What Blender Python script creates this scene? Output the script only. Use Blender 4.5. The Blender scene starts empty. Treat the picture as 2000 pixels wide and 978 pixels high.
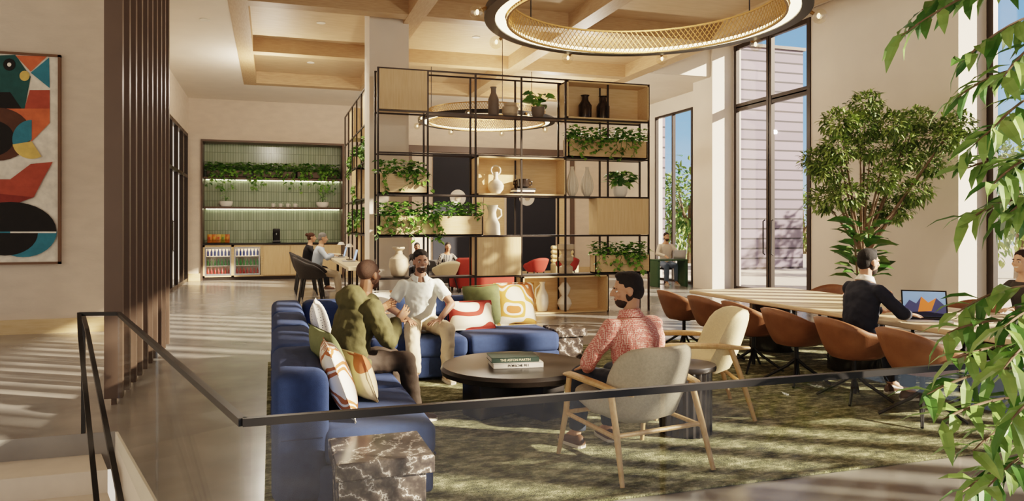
import bpy, bmesh, math, random
from mathutils import Vector as V, Matrix, Euler, noise
R=random.Random(7); C=bpy.context.scene.collection; PI=math.pi
sin,cos,rad=math.sin,math.cos,math.radians
ZOOM=(1,1000,489)
F=1438.0; H=1.65; A=rad(18.1)
fw=V((sin(A),cos(A),0)); rt=V((cos(A),-sin(A),0)); CAM=V((0,0,H))
def ray(px,py): return fw+rt*((px-1000)/F)+V((0,0,(440-py)/F))
def at(px,py,d): return CAM+ray(px,py)*d
def onY(px,py,Y): r=ray(px,py); return CAM+r*(Y/r.y)
def onZ(px,py,z): r=ray(px,py); return CAM+r*((z-H)/r.z)
def hx(h):
    o=[]
    for i in (0,2,4):
        c=int(h[i:i+2],16)/255; o.append(c/12.92 if c<=.04045 else ((c+.055)/1.055)**2.4)
    return o
# ------------------------------------------------------------------ materials
def newmat(n):
    m=bpy.data.materials.new(n); m.use_nodes=True; t=m.node_tree; return m,t,t.nodes['Principled BSDF']
def nd(t,ty,**k):
    n=t.nodes.new('ShaderNode'+ty)
    for a,b in k.items():
        if a[0]=='_': n.inputs[a[1:].replace('_',' ')].default_value=b
        else: setattr(n,a,b)
    return n
def c4(c): return (c[0],c[1],c[2],1)
def ramp(t,stops,interp='LINEAR'):
    r=nd(t,'ValToRGB'); e=r.color_ramp; e.interpolation=interp
    while len(e.elements)<len(stops): e.elements.new(.5)
    for el,(p,c) in zip(e.elements,stops): el.position=p; el.color=c4(c)
    return r
def coords(t,st=(1,1,1),rot=(0,0,0)):
    c=nd(t,'TexCoord'); mp=nd(t,'Mapping'); mp.inputs['Scale'].default_value=st; mp.inputs['Rotation'].default_value=rot
    t.links.new(c.outputs['Object'],mp.inputs['Vector']); return mp.outputs['Vector']
def addbump(t,b,vec,bs,st):
    n=nd(t,'TexNoise',_Scale=bs,_Detail=3.0); t.links.new(vec,n.inputs['Vector'])
    u=nd(t,'Bump',_Strength=st,_Distance=.02); t.links.new(n.outputs['Fac'],u.inputs['Height']); t.links.new(u.outputs['Normal'],b.inputs['Normal'])
def mk(n,h,r=.5,m=0,var=.06,sc=6,st=(1,1,1),bump=0,bs=60,em=0,h2=None):
    c=hx(h) if isinstance(h,str) else h
    M_,t,b=newmat(n); b.inputs['Roughness'].default_value=r; b.inputs['Metallic'].default_value=m
    if h2: a,d=c,hx(h2)
    else: a=[min(1,x*(1-var)) for x in c]; d=[min(1,x*(1+var)) for x in c]
    vec=coords(t,st); nz=nd(t,'TexNoise',_Scale=sc,_Detail=5.0); t.links.new(vec,nz.inputs['Vector'])
    rp=ramp(t,[(.3,a),(.7,d)]); t.links.new(nz.outputs['Fac'],rp.inputs['Fac']); t.links.new(rp.outputs['Color'],b.inputs['Base Color'])
    if bump: addbump(t,b,vec,bs,bump)
    if em:
        t.links.new(rp.outputs['Color'],b.inputs['Emission Color']); b.inputs['Emission Strength'].default_value=em
    return M_
def patt(n,cols,sc,kind='noise',r=.85,bump=.1,st=(1,1,1)):
    M_,t,b=newmat(n); b.inputs['Roughness'].default_value=r; vec=coords(t,st)
    if kind=='noise': x=nd(t,'TexNoise',_Scale=sc,_Detail=0.0); o=x.outputs['Fac']
    elif kind=='vor': x=nd(t,'TexVoronoi',_Scale=sc,_Randomness=.25); o=x.outputs['Distance']
    else: x=nd(t,'TexWave',_Scale=sc,_Distortion=6.0,_Detail=1.0,_Detail_Scale=.6); o=x.outputs['Fac']
    t.links.new(vec,x.inputs['Vector'])
    rp=ramp(t,[(p,hx(c)) for p,c in cols],'CONSTANT'); t.links.new(o,rp.inputs['Fac']); t.links.new(rp.outputs['Color'],b.inputs['Base Color'])
    if bump: addbump(t,b,vec,250,bump)
    return M_
def brick(n,a,b_,mo,bw,rh,ms,r=.3,ax='XZ',off=0.0):
    M_,t,b=newmat(n); b.inputs['Roughness'].default_value=r
    c=nd(t,'TexCoord'); s=nd(t,'SeparateXYZ'); k=nd(t,'CombineXYZ'); t.links.new(c.outputs['Object'],s.inputs[0])
    if ax=='XZ': t.links.new(s.outputs['X'],k.inputs['X'])
    else:
        ad=nd(t,'Math',operation='ADD'); t.links.new(s.outputs['X'],ad.inputs[0]); t.links.new(s.outputs['Y'],ad.inputs[1]); t.links.new(ad.outputs[0],k.inputs['X'])
    t.links.new(s.outputs['Z'],k.inputs['Y'])
    x=nd(t,'TexBrick',offset=off,_Scale=1.0); t.links.new(k.outputs[0],x.inputs['Vector'])
    x.inputs['Color1'].default_value=c4(hx(a)); x.inputs['Color2'].default_value=c4(hx(b_)); x.inputs['Mortar'].default_value=c4(hx(mo))
    x.inputs['Brick Width'].default_value=bw; x.inputs['Row Height'].default_value=rh; x.inputs['Mortar Size'].default_value=ms
    t.links.new(x.outputs['Color'],b.inputs['Base Color'])
    u=nd(t,'Bump',_Strength=.4,_Distance=.01,invert=True); t.links.new(x.outputs['Fac'],u.inputs['Height']); t.links.new(u.outputs['Normal'],b.inputs['Normal'])
    return M_
def marble(n):
    M_,t,b=newmat(n); b.inputs['Roughness'].default_value=.18; vec=coords(t,(1,1,1),(.6,.5,.7))
    w=nd(t,'TexWave',_Scale=3.1,_Distortion=11.0,_Detail=10.0,_Detail_Scale=2.4,_Detail_Roughness=.66); t.links.new(vec,w.inputs['Vector'])
    rp=ramp(t,[(0,hx('403834')),(.5,hx('564d47')),(.88,hx('675d56')),(.975,hx('7b7068')),(.991,hx('c9c1b8')),(1,hx('ded7cf'))])
    t.links.new(w.outputs['Fac'],rp.inputs['Fac']); t.links.new(rp.outputs['Color'],b.inputs['Base Color']); return M_
def glass(n,col=(1,1,1),fac=.06):
    m=bpy.data.materials.new(n); m.use_nodes=True; t=m.node_tree; t.nodes.clear()
    o=nd(t,'OutputMaterial'); a=nd(t,'BsdfTransparent'); a.inputs[0].default_value=c4(col); g=nd(t,'BsdfGlossy'); g.inputs['Roughness'].default_value=.02
    x=nd(t,'MixShader'); x.inputs[0].default_value=fac
    t.links.new(a.outputs[0],x.inputs[1]); t.links.new(g.outputs[0],x.inputs[2]); t.links.new(x.outputs[0],o.inputs[0]); return m
PL=mk('plaster','d5c4b2',.9,var=.05,sc=3,bump=.25,bs=18,st=(1,1,2.5))
PLW=mk('white plaster','e3d8ca',.85,var=.03,sc=2)
CON=mk('polished concrete','7c7874',.22,h2='98938c',sc=1.6,bump=.03,bs=8)
STN=mk('pale stone','d6cabb',.5,var=.05)
WD=mk('oak veneer','d8bd94',.5,h2='ccad80',sc=4,st=(1,9,9))
WDV=mk('oak upright grain','dcc097',.5,h2='d1b184',sc=5,st=(9,9,.6))
WDC=mk('ceiling oak','bd9f7a',.55,h2='ac8c68',sc=5,st=(1,10,10))
WDC2=mk('ceiling oak lengthwise','bd9f7a',.55,h2='ac8c68',sc=5,st=(10,1,10))
WDP=mk('ceiling panel oak','c8ad8b',.6,h2='bca07d',sc=3,st=(1,4,1))
ASH=mk('ash frame','d2b184',.45,h2='c39c6c',sc=9,st=(6,6,2))
TBL=mk('table oak','dcc8a8',.4,h2='d6bf9c',sc=3,st=(4,.5,1))
MET=mk('bronze metal','3c342e',.4,.5)
BLK=mk('black metal','1b1918',.4,.3)
FIN=mk('bronze fin','5e4d41',.45,.25,var=.08,sc=2)
BLU=mk('navy wool','2b3d63',.92,var=.1,sc=30,bump=.3,bs=300)
SEA=mk('navy seam','202f52',.9)
TAN=mk('tan leather','8f6244',.5,h2='744b32',sc=5,bump=.1,bs=120)
GRY=mk('greige boucle','b5ad9b',.95,var=.1,sc=60,bump=.4,bs=260)
CRM=mk('cream boucle','dccca8',.95,var=.06,sc=60,bump=.4,bs=260)
CHR=mk('charcoal wool','3f3c3a',.9,var=.1,sc=60)
RED=mk('red wool','8f2c20',.85)
YEL=mk('cream channel fabric','cdb78c',.8)
NVY=mk('navy panel','171a24',.7)
DKW=mk('black oak','1f1a17',.33,var=.2,sc=8,st=(1,8,8))
GRN=mk('dark green lacquer','2a4a30',.5)
L1=mk('leaf green','5d8e32',.45,h2='8bb552',sc=9)
L2=mk('deep leaf green','35601f',.45,h2='538038',sc=9)
L3=mk('olive leaf green','6f8840',.55,h2='9db062',sc=4)
L3D=mk('deep olive leaf green','455e2a',.55,h2='68803f',sc=4)
L4=mk('reed leaf green','648a40',.55,h2='95b464',sc=6)
BRK=mk('bark','6a5440',.9,h2='86705a',sc=20)
SOI=mk('potting soil','2a1f17',.95)
WHT=mk('white ceramic','e8e2d6',.4,var=.03)
BEI=mk('beige ceramic','bdab92',.6,var=.1,sc=12)
BRN=mk('dark glass ceramic','2a221d',.15,var=.2)
TAU=mk('taupe ceramic','74685c',.6)
RBV=mk('white ribbed ceramic','d8cdbb',.6)
GLD=mk('gold mesh','94713f',.4,.6)
GLOW=mk('warm diffuser','ffe2b5',.5,em=4)
GLW2=mk('led strip','fff1d0',.5,em=14)
DLT=mk('downlight lens','ffeed6',.5,em=12)
TILE=brick('green tiles','93a184','a8b497','67745c',.075,.30,.007,.2)
SID=brick('lilac siding','7b707d','6b616e','262028',40.0,.38,.035,.7,ax='Q',off=.0)
MAR=marble('dark marble')
GL=glass('clear glass',fac=.04); GLR=glass('balustrade glass',(.97,.98,.97),.045)
BLB=glass('bulb glass',(1,.97,.9),.14)
BTG=mk('green bottle','2c7a35',.2); BTR=mk('red bottle','a02a20',.3); BTB=mk('blue can','2e4d9a',.3)
ALU=mk('aluminium','b9babd',.35,.8); PAP=mk('paper','ece6da',.8)
SOL=mk('rubber sole','d8d0c2',.8)
EYE=mk('eye white','e6e0d8',.3); IRI=mk('iris','241813',.2); LIP=mk('lips','8f5548',.5); TEE=mk('teeth','f4efe8',.3)
def rugmat():
    M_,t,b=newmat('green rug'); b.inputs['Roughness'].default_value=1
    vec=coords(t,(1,1.8,1)); n=nd(t,'TexNoise',_Scale=6.0,_Detail=13.0,_Roughness=.82); t.links.new(vec,n.inputs['Vector'])
    rp=ramp(t,[(.4,hx('3d3e26')),(.5,hx('74744f')),(.6,hx('b9b592'))]); t.links.new(n.outputs['Fac'],rp.inputs['Fac']); t.links.new(rp.outputs['Color'],b.inputs['Base Color'])
    addbump(t,b,vec,90,1.0); return M_
RUG=rugmat()
# ------------------------------------------------------------------ mesh builder
class M:
    def __init__(s): s.v=[];s.f=[];s.k=[];s.i=0
    def raw(s,vs,fs):
        b=len(s.v); s.v+=[tuple(p) for p in vs]; s.f+=[tuple(b+i for i in q) for q in fs]; s.k+=[s.i]*len(fs); return s
    def m(s,i): s.i=i; return s
    def xf(s,mx): s.v=[tuple(mx@V(p)) for p in s.v]; return s
    def box(s,x0,x1,y0,y1,z0,z1,b=0,seg=2,mx=None):
        if b<=0:
            vs=[V((x,y,z)) for x in (x0,x1) for y in (y0,y1) for z in (z0,z1)]
            fs=[(0,1,3,2),(4,6,7,5),(0,4,5,1),(2,3,7,6),(0,2,6,4),(1,5,7,3)]
        else:
            bm=bmesh.new(); bmesh.ops.create_cube(bm,size=1)
            for w in bm.verts: w.co=V(((x0+x1)/2+w.co.x*(x1-x0),(y0+y1)/2+w.co.y*(y1-y0),(z0+z1)/2+w.co.z*(z1-z0)))
            bmesh.ops.bevel(bm,geom=bm.edges[:],offset=b,segments=seg,affect='EDGES',profile=.5); bm.verts.index_update()
            vs=[w.co.copy() for w in bm.verts]; fs=[[w.index for w in f.verts] for f in bm.faces]; bm.free()
        if mx: vs=[mx@p for p in vs]
        return s.raw(vs,fs)
    def loft(s,rs,c0=1,c1=1,loop=0):
        n=len(rs[0]); m=len(rs); vs=[p for r in rs for p in r]; fs=[]
        for a in range(m if loop else m-1):
            b=(a+1)%m
            for i in range(n): j=(i+1)%n; fs.append((a*n+i,a*n+j,b*n+j,b*n+i))
        if not loop:
            if c0: fs.append(tuple(range(n-1,-1,-1)))
            if c1: fs.append(tuple((m-1)*n+i for i in range(n)))
        return s.raw(vs,fs)
    def tube(s,pts,r,n=8,loop=0,w=1):
        P=[V(p) for p in pts]; rr=r if isinstance(r,(list,tuple)) else [r]*len(P); rs=[]; pn=None
        for i,p in enumerate(P):
            a=P[i-1] if (i or loop) else p; b=P[(i+1)%len(P)] if (i<len(P)-1 or loop) else p
            t=(b-a).normalized()
            if pn is None:
                ref=V((0,0,1)) if abs(t.z)<.9 else V((1,0,0)); pn=(ref-t*ref.dot(t)).normalized()
            else: pn=(pn-t*pn.dot(t)).normalized()
            sd=t.cross(pn); o=PI/4 if n==4 else 0; q=rr[i]*(1.414 if n==4 else 1)
            rs.append([p+sd*cos(2*PI*k/n+o)*q*w+pn*sin(2*PI*k/n+o)*q for k in range(n)])
        return s.loft(rs,loop=loop)
    def lathe(s,prof,c=(0,0,0),n=20,mx=None):
        c=V(c); rs=[[c+V((max(r,1e-4)*cos(2*PI*k/n),max(r,1e-4)*sin(2*PI*k/n),z)) for k in range(n)] for r,z in prof]
        if mx: rs=[[mx@p for p in r] for r in rs]
        return s.loft(rs)
    def ell(s,c,r,mx=None,n=14,m=9):
        c=V(c); rs=[]
        for j in range(m+1):
            a=-PI/2+PI*j/m; q=max(cos(a),.01)
            rs.append([c+V((r[0]*q*cos(2*PI*k/n),r[1]*q*sin(2*PI*k/n),r[2]*sin(a))) for k in range(n)])
        if mx: rs=[[mx@p for p in q] for q in rs]
        return s.loft(rs)
    def cap(s,p0,r0,p1,r1,n=10):
        p0=V(p0);p1=V(p1); d=(p1-p0).normalized(); P=[];Q=[]
        for a in (85,50,20): P.append(p0-d*r0*sin(rad(a)));Q.append(r0*cos(rad(a)))
        for k in range(3): f=k/2; P.append(p0.lerp(p1,f));Q.append(r0+(r1-r0)*f)
        for a in (20,50,85): P.append(p1+d*r1*sin(rad(a)));Q.append(r1*cos(rad(a)))
        return s.tube(P,Q,n)
    def prism(s,pts,z0,z1):
        n=len(pts); vs=[V((x,y,z0)) for x,y in pts]+[V((x,y,z1)) for x,y in pts]
        return s.raw(vs,[tuple(range(n-1,-1,-1)),tuple(range(n,2*n))]+[(i,(i+1)%n,n+(i+1)%n,n+i) for i in range(n)])
    def grid(s,fn,nu,nv,cu=0):
        vs=[fn(i/nu,j/nv) for j in range(nv+1) for i in range(nu if cu else nu+1)]; w=nu if cu else nu+1; fs=[]
        for j in range(nv):
            for i in range(nu): k=(i+1)%w if cu else i+1; fs.append((j*w+i,j*w+k,(j+1)*w+k,(j+1)*w+i))
        return s.raw(vs,fs)
    def leaf(s,p,d,L,W,dr=.25,up=None):
        d=V(d).normalized(); up=up or V((R.uniform(-.5,.5),R.uniform(-.5,.5),1))
        sd=d.cross(up)
        if sd.length<.05: sd=V((1,0,0))
        sd.normalize(); n=sd.cross(d); p=V(p); c1=p+d*L*.36; c2=p+d*L*.72-n*dr*L*.4; t=p+d*L*.97-n*dr*L
        return s.raw([p,c1-sd*W*.5+n*W*.12,c1,c1+sd*W*.5+n*W*.12,c2-sd*W*.36+n*W*.08,c2,c2+sd*W*.36+n*W*.08,t],[(0,2,1),(0,3,2),(1,2,5,4),(2,3,6,5),(4,5,7),(5,6,7)])
    def build(s,name,mats,par=None,sm=1,ang=38,fix=1,kind=None):
        me=bpy.data.meshes.new(name); me.from_pydata(s.v,[],s.f)
        for m in (mats if isinstance(mats,list) else [mats]): me.materials.append(m)
        me.polygons.foreach_set('material_index',s.k)
        if fix:
            bm=bmesh.new(); bm.from_mesh(me); bmesh.ops.recalc_face_normals(bm,faces=bm.faces[:]); bm.to_mesh(me); bm.free()
        if sm:
            me.polygons.foreach_set('use_smooth',[True]*len(me.polygons))
            try: me.set_sharp_from_angle(angle=rad(ang))
            except Exception: pass
        o=bpy.data.objects.new(name,me); C.objects.link(o); o.parent=par
        if kind: o['kind']=kind
        return o
def ST(m,name,mat,sm=0): return m.build(name,mat,None,sm,kind='structure')
def tag(o,label,cat,group=None):
    o['label']=label; o['category']=cat
    if group: o['group']=group
    return o
def T(name,label,cat,loc=(0,0,0),rz=0,group=None,rot=None):
    o=bpy.data.objects.new(name,None); C.objects.link(o); o.location=loc; o.rotation_euler=rot or (0,0,rz); o.empty_display_size=.1
    return tag(o,label,cat,group)
def dup(o,loc=None,rz=None,label=None,par=None):
    c=o.copy(); C.objects.link(c)
    if par: c.parent=par
    else:
        c.location=loc
        if rz is not None: c.rotation_euler=(0,0,rz)
        if label: c['label']=label
    for ch in list(o.children): dup(ch,par=c)
    return c
FOLD=bpy.data.textures.new('fold','CLOUDS'); FOLD.noise_scale=.085; FOLD.noise_depth=1
def rem(o,vox,it=3,f=.5,fold=0):
    a=o.modifiers.new('r','REMESH'); a.mode='VOXEL'; a.voxel_size=vox; a.use_smooth_shade=True
    b=o.modifiers.new('s','SMOOTH'); b.iterations=it; b.factor=f
    if fold: d=o.modifiers.new('d','DISPLACE'); d.texture=FOLD; d.strength=fold; d.mid_level=.4; d.texture_coords='LOCAL'
    return o
def solid(o,t): a=o.modifiers.new('so','SOLIDIFY'); a.thickness=t; a.offset=0; return o
def sring(c,ax,ay,rx,ry,n=20,e=.5):
    o=[]
    for k in range(n):
        a=2*PI*k/n; x=cos(a);y=sin(a); o.append(c+ax*(math.copysign(abs(x)**e,x)*rx)+ay*(math.copysign(abs(y)**e,y)*ry))
    return o
X_=V((1,0,0));Y_=V((0,1,0));Z_=V((0,0,1))
# ------------------------------------------------------------------ setting
CE=5.43
ST(M().prism([(.06,2.5),(12,2.5),(12,24.6),(-9,24.6),(-9,6.6),(-1.17,6.6)],-.3,0),'floor',CON)
ST(M().prism([(.05,2.5),(-1.19,6.6),(-1.16,6.61),(.08,2.51)],-1.6,-.004).prism([(.06,2.48),(12,2.48),(12,2.51),(.06,2.51)],-1.6,-.004),'trim_1',PLW)
st=M()
for k in range(1,8):
    y1=6.6-.45*(k-1); y0=y1-.45; xr=lambda y:-1.27-(y-6.6)*.29
    st.prism([(-6,y0),(xr(y0)-.02,y0),(xr(y1)-.02,y1),(-6,y1)],-1.6,-.17*k)
ST(st,'floor_stairs',STN)
ST(M().box(-9,12,-8,2.5,-1.7,-1.6),'floor_lower',CON)
ST(M().box(-9,-2.34,12.93,13.15,0,CE),'wall_left',PL)
ST(M().box(-2.56,-2.34,13.15,19.0,0,CE).box(-2.56,-2.34,19.0,23.74,4.36,CE),'wall_left_far',PL)
ST(M().box(-9,-2.33,12.9,12.93,0,.22),'baseboard_left',WD)
NX0,NX1,NZ=-1.95,2.13,4.16
ST(M().box(-2.56,NX0-.05,23.74,24.5,0,CE),'wall_back',PL); ST(M().box(NX0-.05,NX1+.05,23.74,24.5,NZ+.06,CE),'wall_back_upper',PL); ST(M().box(NX1+.05,11.28,23.74,24.5,0,CE),'wall_back_right',PL)
ST(M().box(NX0,NX1,24.36,24.5,0,NZ),'wall_back_tiled',TILE)
ST(M().box(NX0-.05,NX0,23.7,24.36,0,NZ).box(NX1,NX1+.05,23.7,24.36,0,NZ).box(NX0-.05,NX1+.05,23.7,24.36,NZ,NZ+.06),'trim_2',FIN)
ST(M().box(-2.34,NX0-.06,23.7,23.74,0,.22).box(NX1+.06,11,23.7,23.74,0,.2),'baseboard_back',WD)
ST(M().box(11.28,11.5,20.2,24.5,0,CE).box(11.28,11.5,18.15,20.2,4.98,CE).box(11.28,11.5,17.1,18.15,0,CE).box(11.28,11.5,11.95,13.4,0,6.4).box(11.28,11.5,13.4,16.2,6.23,6.4),'wall_right',PLW)
ST(M().box(10.65,11.5,16.2,17.1,0,6.4),'wall_right_far_pier',PLW)
ST(M().box(10.65,11.5,9.15,11.95,0,6.4),'wall_right_near_pier',PLW)
ST(M().box(10.62,10.65,9.15,11.95,0,.18),'baseboard_right',WD)
ST(M().box(1.72,2.45,13.73,14.45,0,5.75),'wall_column',PLW)
cx0,cx1,cy1=-.64,8.73,21.0
ST(M().box(-9,cx0,-8,24.5,CE,5.9).box(cx0,cx1,cy1,24.5,CE,5.9).box(cx1,11.5,16.32,24.5,CE,5.9),'ceiling',PLW)
ST(M().box(cx0,cx1,-8,cy1,5.74,5.9),'ceiling_coffer',WDP)
ST(M().box(cx1,11.7,-8,16.4,6.41,6.6).box(cx1+.25,cx1+.3,-8,16.3,5.7,6.41).box(cx1+.3,10.64,16.28,16.31,5.44,6.41),'ceiling_raised',PLW)
n=3
for y in (1.9,5.7,9.5,13.3,17.1,cy1-.15): ST(M().box(cx0,cx1,y-.16,y+.16,CE,5.74),'trim_%d'%n,WDC); n+=1
for x in (cx0+.1,2.5,5.6,cx1): ST(M().box(x-.16,x+.16,-8,cy1,CE-.006,5.74),'trim_%d'%n,WDC2); n+=1
def framed(nm,x,y0,y1,z0,z1,vs,hs,w=.06,handles=()):
    f=M()
    for v in [y0]+list(vs)+[y1]: f.box(x-.05,x+.05,v-w/2,v+w/2,z0,z1)
    for h in [z0+w/2]+list(hs)+[z1-w/2]: f.box(x-.045,x+.045,y0,y1,h-w/2,h+w/2)
    o=ST(f,nm,MET)
    M().box(x-.008,x+.008,y0,y1,z0,z1).build('glass_pane',GL,o,0)
    for v in handles: M().tube([(x-.05,v,.95),(x-.1,v,.98),(x-.1,v,1.75),(x-.05,v,1.78)],.016).build('door_handle',BLK,o)
framed('window_1',11.3,18.15,20.2,0,4.98,[19.2],[])
framed('door_1',11.3,13.4,16.1,0,6.23,[14.72,14.8],[4.6,4.68],.11,(14.6,14.9))
framed('window_2',11.3,-8,9.08,0,6.35,[8.1,5.7,3.3,.9,-1.5,-3.9],[],.12)
framed('door_2',-2.4,19.0,23.7,0,4.36,[20.15,21.3,22.5],[3.1],.09,(21.1,21.5))
f=M()
for k in range(30): f.box(11.75,12.07,-8+.53*k,-7.93+.53*k,0,6.4)
ST(f,'added_shade_fins',MET)  # unseen fins outside the glazing, added to cast shadow stripes on the rug
ST(M().box(11.5,60,-20,60,-.3,-.05),'floor_outside',mk('paving','b9afa2',.9))
def build_ext(lb,x0,x1,y0,y1,h):
    b=T('facade_block',lb,'building',(x0,y0,0)); M().box(0,x1-x0,0,y1-y0,-.05,h).build('siding_wall',SID,b,0); M().box(-.08,x1-x0+.08,-.08,y1-y0+.08,h,h+.12).build('parapet',MET,b,0)
build_ext('lilac grey sided building seen through the tall glass doors',16.0,19.9,24,25.2,8.5)
build_ext('narrow lilac grey sided block seen through the far window',13.0,14.0,24.4,26,10)
build_ext('lilac grey sided block outside the window behind the foreground leaves',15.8,17.3,14,15.2,9)
def blobtree(nm,lb,cat,loc,rx,rz_,zc,nl,L,mats,tr=.15,grp=None):
    t=T(nm,lb,cat,loc,group=grp)
    k=M().tube([(0,0,-.05),(.05,0,zc*.5),(0,.05,zc)],[tr,tr*.8,tr*.4],8)
    for i in range(7):
        a=i*2.4; k.tube([(0,.03,zc*.65),(cos(a)*rx*.3,sin(a)*rx*.3,zc*.9),(cos(a)*rx*.65,sin(a)*rx*.65,zc+rz_*R.uniform(-.2,.6))],[tr*.5,tr*.3,.01],6)
    k.build('trunk',BRK,t)
    c=M()
    for i in range(nl):
        d=V((R.gauss(0,1),R.gauss(0,1),R.gauss(0,1))).normalized(); q=R.uniform(.45,1)*(1+.25*noise.noise(d*2.2+V(loc)))
        p=V((d.x*rx*q,d.y*rx*q,zc+d.z*rz_*q)); c.m(0 if R.random()<.6 else 1)
        c.leaf(p,d+V((R.uniform(-1,1),R.uniform(-1,1),R.uniform(-.7,.4))),L*R.uniform(.7,1.2),L*.42)
    c.build('crown',mats,t,0,fix=0)
for i,(px,dd,h,rx) in enumerate([(1313,38,2.4,1.2),(1347,33,2.6,1.3),(1938,27,2.6,1.3),(1990,23.5,3.0,1.2),(1570,44,2.0,1.2)]):
    p=at(px,440,dd); blobtree('garden_tree',['bushy green tree outside the far window, left one','bushy green tree outside the far window, right one','green tree low behind the foreground leaves, left one','green tree at the right border beyond the window','small distant tree beside the sided building'][i],'tree',(p.x,p.y,-.05),rx,2.1,h,900,.32,[L3,L2],grp='trees outside')
# ------------------------------------------------------------------ painting
pa=T('framed_painting','large framed abstract painting of teal, red and black shapes on left wall','painting',(-3.85,12.93,2.66))
inv=V((-3.85,12.93,2.66))
fr=M()
for b in ((-.78,-.745,-1.6,1.6),(.745,.78,-1.6,1.6),(-.78,.78,-1.6,-1.565),(-.78,.78,1.565,1.6)): fr.box(b[0],b[1],-.07,0,b[2],b[3])
fr.build('picture_frame',mk('walnut','6a4a30',.5),pa,0)
cols=['e9dfcf','24504f','cf6a44','dcb868','181411','35788a','84352a','553626','cbb592','f0e8da','ab4e3a']
cm=[mk('paint %d'%i,c,.8,var=.14,sc=9,bump=.1) for i,c in enumerate(cols)]
cv=M().box(-.75,.75,-.04,-.005,-1.57,1.57); lay=[0]
def shp(i,pts):
    lay[0]+=1; y=12.885-.0012*lay[0]; cv.m(i); vs=[onY(x,z,y)-inv for x,z in pts]; vs=[V((max(-.745,q.x),q.y,q.z)) for q in vs]; cv.raw(vs,[tuple(range(len(vs)))])
def arc(cx,cy,rx,ry,a0,a1,n=16): return [(cx+rx*cos(rad(a0+(a1-a0)*k/n)),cy+ry*sin(rad(a0+(a1-a0)*k/n))) for k in range(n+1)]
shp(1,[(-60,110),(30,107),(60,150),(48,212),(-60,212)]); shp(4,[(-60,180),(20,180),(42,212),(-60,212)]); shp(2,[(30,108),(92,110),(60,140)]); shp(5,[(60,142),(96,112),(97,172)]); shp(10,[(48,212),(58,176),(97,176),(97,212)])
shp(3,arc(48,148,10,10,0,360)); shp(4,arc(18,126,12,12,0,360)); shp(9,arc(18,126,4,4,0,360))
shp(2,[(-60,212),(97,212),(97,240),(62,276),(30,240),(-60,222)]); shp(8,[(-60,160),(-10,150),(0,185),(-60,200)])
shp(7,arc(-5,262,66,52,-90,90)+[(-60,314),(-60,210)]); shp(4,arc(-20,270,48,36,-90,90)+[(-60,306),(-60,234)]); shp(5,arc(62,272,38,38,150,270)+[(62,272)]); shp(3,arc(62,276,38,34,60,170)+[(62,276)])
shp(10,[(-60,350),(20,350),(60,320),(103,316),(84,350),(66,385),(30,398),(-60,396)]); shp(6,[(-60,372),(66,385),(30,398),(-60,396)])
shp(4,arc(20,450,90,56,-180,0)+[(110,455),(-60,455)]); shp(5,arc(45,452,66,50,0,180)); shp(4,arc(10,455,64,44,0,180)); shp(9,[(20,452),(110,452),(110,455),(20,455)])
cv.build('canvas',cm,pa,0,fix=0)
t=T('slat_screen','row of tall bronze vertical fins beside the stair opening','screen',(-1.38,7.56,0))
for k in range(10): M().box(-.075,.075,.36*k,.36*k+.08,.06,CE).box(-.02,.02,.36*k+.02,.36*k+.06,0,.06).build('fin',FIN,t,0)
# ------------------------------------------------------------------ leaf things
def pothos(loc,w,d,label,h=.3,n=260,nt=14,trail=.5,rz=0,mat=None,grp=None,L=.115,both=0):
    t=T('planter',label,'planter',loc,rz,grp)
    b=M().box(-w/2,w/2,-d/2,d/2,0,.02).box(-w/2,w/2,-d/2,-d/2+.02,0,h).box(-w/2,w/2,d/2-.02,d/2,0,h).box(-w/2,-w/2+.02,-d/2,d/2,0,h).box(w/2-.02,w/2,-d/2,d/2,0,h); b.m(1).box(-w/2+.02,w/2-.02,-d/2+.02,d/2-.02,h-.06,h-.03)
    b.build('planter_box',[mat or WD,SOI],t,0)
    f=M()
    for i in range(n):
        x=R.uniform(-w/2,w/2); y=R.uniform(-d/2,d/2); z=h+R.random()**1.5*.24; f.m(0 if R.random()<.65 else 1); a=R.uniform(0,2*PI)
        f.leaf((x,y,z),(cos(a),sin(a),R.uniform(-.2,.6)),L*R.uniform(.7,1.2),L*.75)
    for i in range(nt):
        x=R.uniform(-w/2,w/2); s_=-1 if not both or i%2 else 1; y=s_*(d/2+.03); le=trail*R.uniform(.2,1)**1.6; P=[V((x,s_*d*.3,h)),V((x,y,h+.04))]
        for k in range(1,6): P.append(V((x+R.uniform(-.03,.03)*k,y+s_*.02*R.random(),h+.02-le*k/5)))
        f.m(1).tube(P,.004,4)
        for k in range(int(le/.055)+2):
            q=R.uniform(.1,1)*(len(P)-1); j=min(int(q),len(P)-2); p=P[j].lerp(P[j+1],q-j); a=R.uniform(-PI,0)*(-s_); f.m(0 if R.random()<.65 else 1); f.leaf(p,(cos(a),sin(a)*.8,-.5),L*R.uniform(.6,.95),L*.66)
    f.build('foliage',[L1,L2],t,0,fix=0); return t
def pot_plant(loc,label,pr,ph,pm,nl,L,W,hgt,mats,cat='plant',up=.6):
    t=T('potted_plant',label,cat,loc); M().lathe([(pr*.7,0),(pr*.95,ph*.4),(pr,ph),(pr*.9,ph),(pr*.85,ph*.85),(0,ph*.85)]).build('pot',pm,t)
    f=M()
    for i in range(nl):
        a=i*2.4+R.uniform(-.3,.3); z=ph+hgt*(.2+.8*R.random()); q=R.uniform(.3,1)*L*.8; p=V((cos(a)*q,sin(a)*q,z)); f.m(1).tube([(0,0,ph*.8),(p.x*.4,p.y*.4,ph+(z-ph)*.7),p],.004,4); f.m(i%2); f.leaf(p,(cos(a),sin(a),up*R.uniform(-.6,1)),L*R.uniform(.8,1.2),W,.3)
    f.build('foliage',mats,t,0,fix=0); return t
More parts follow.
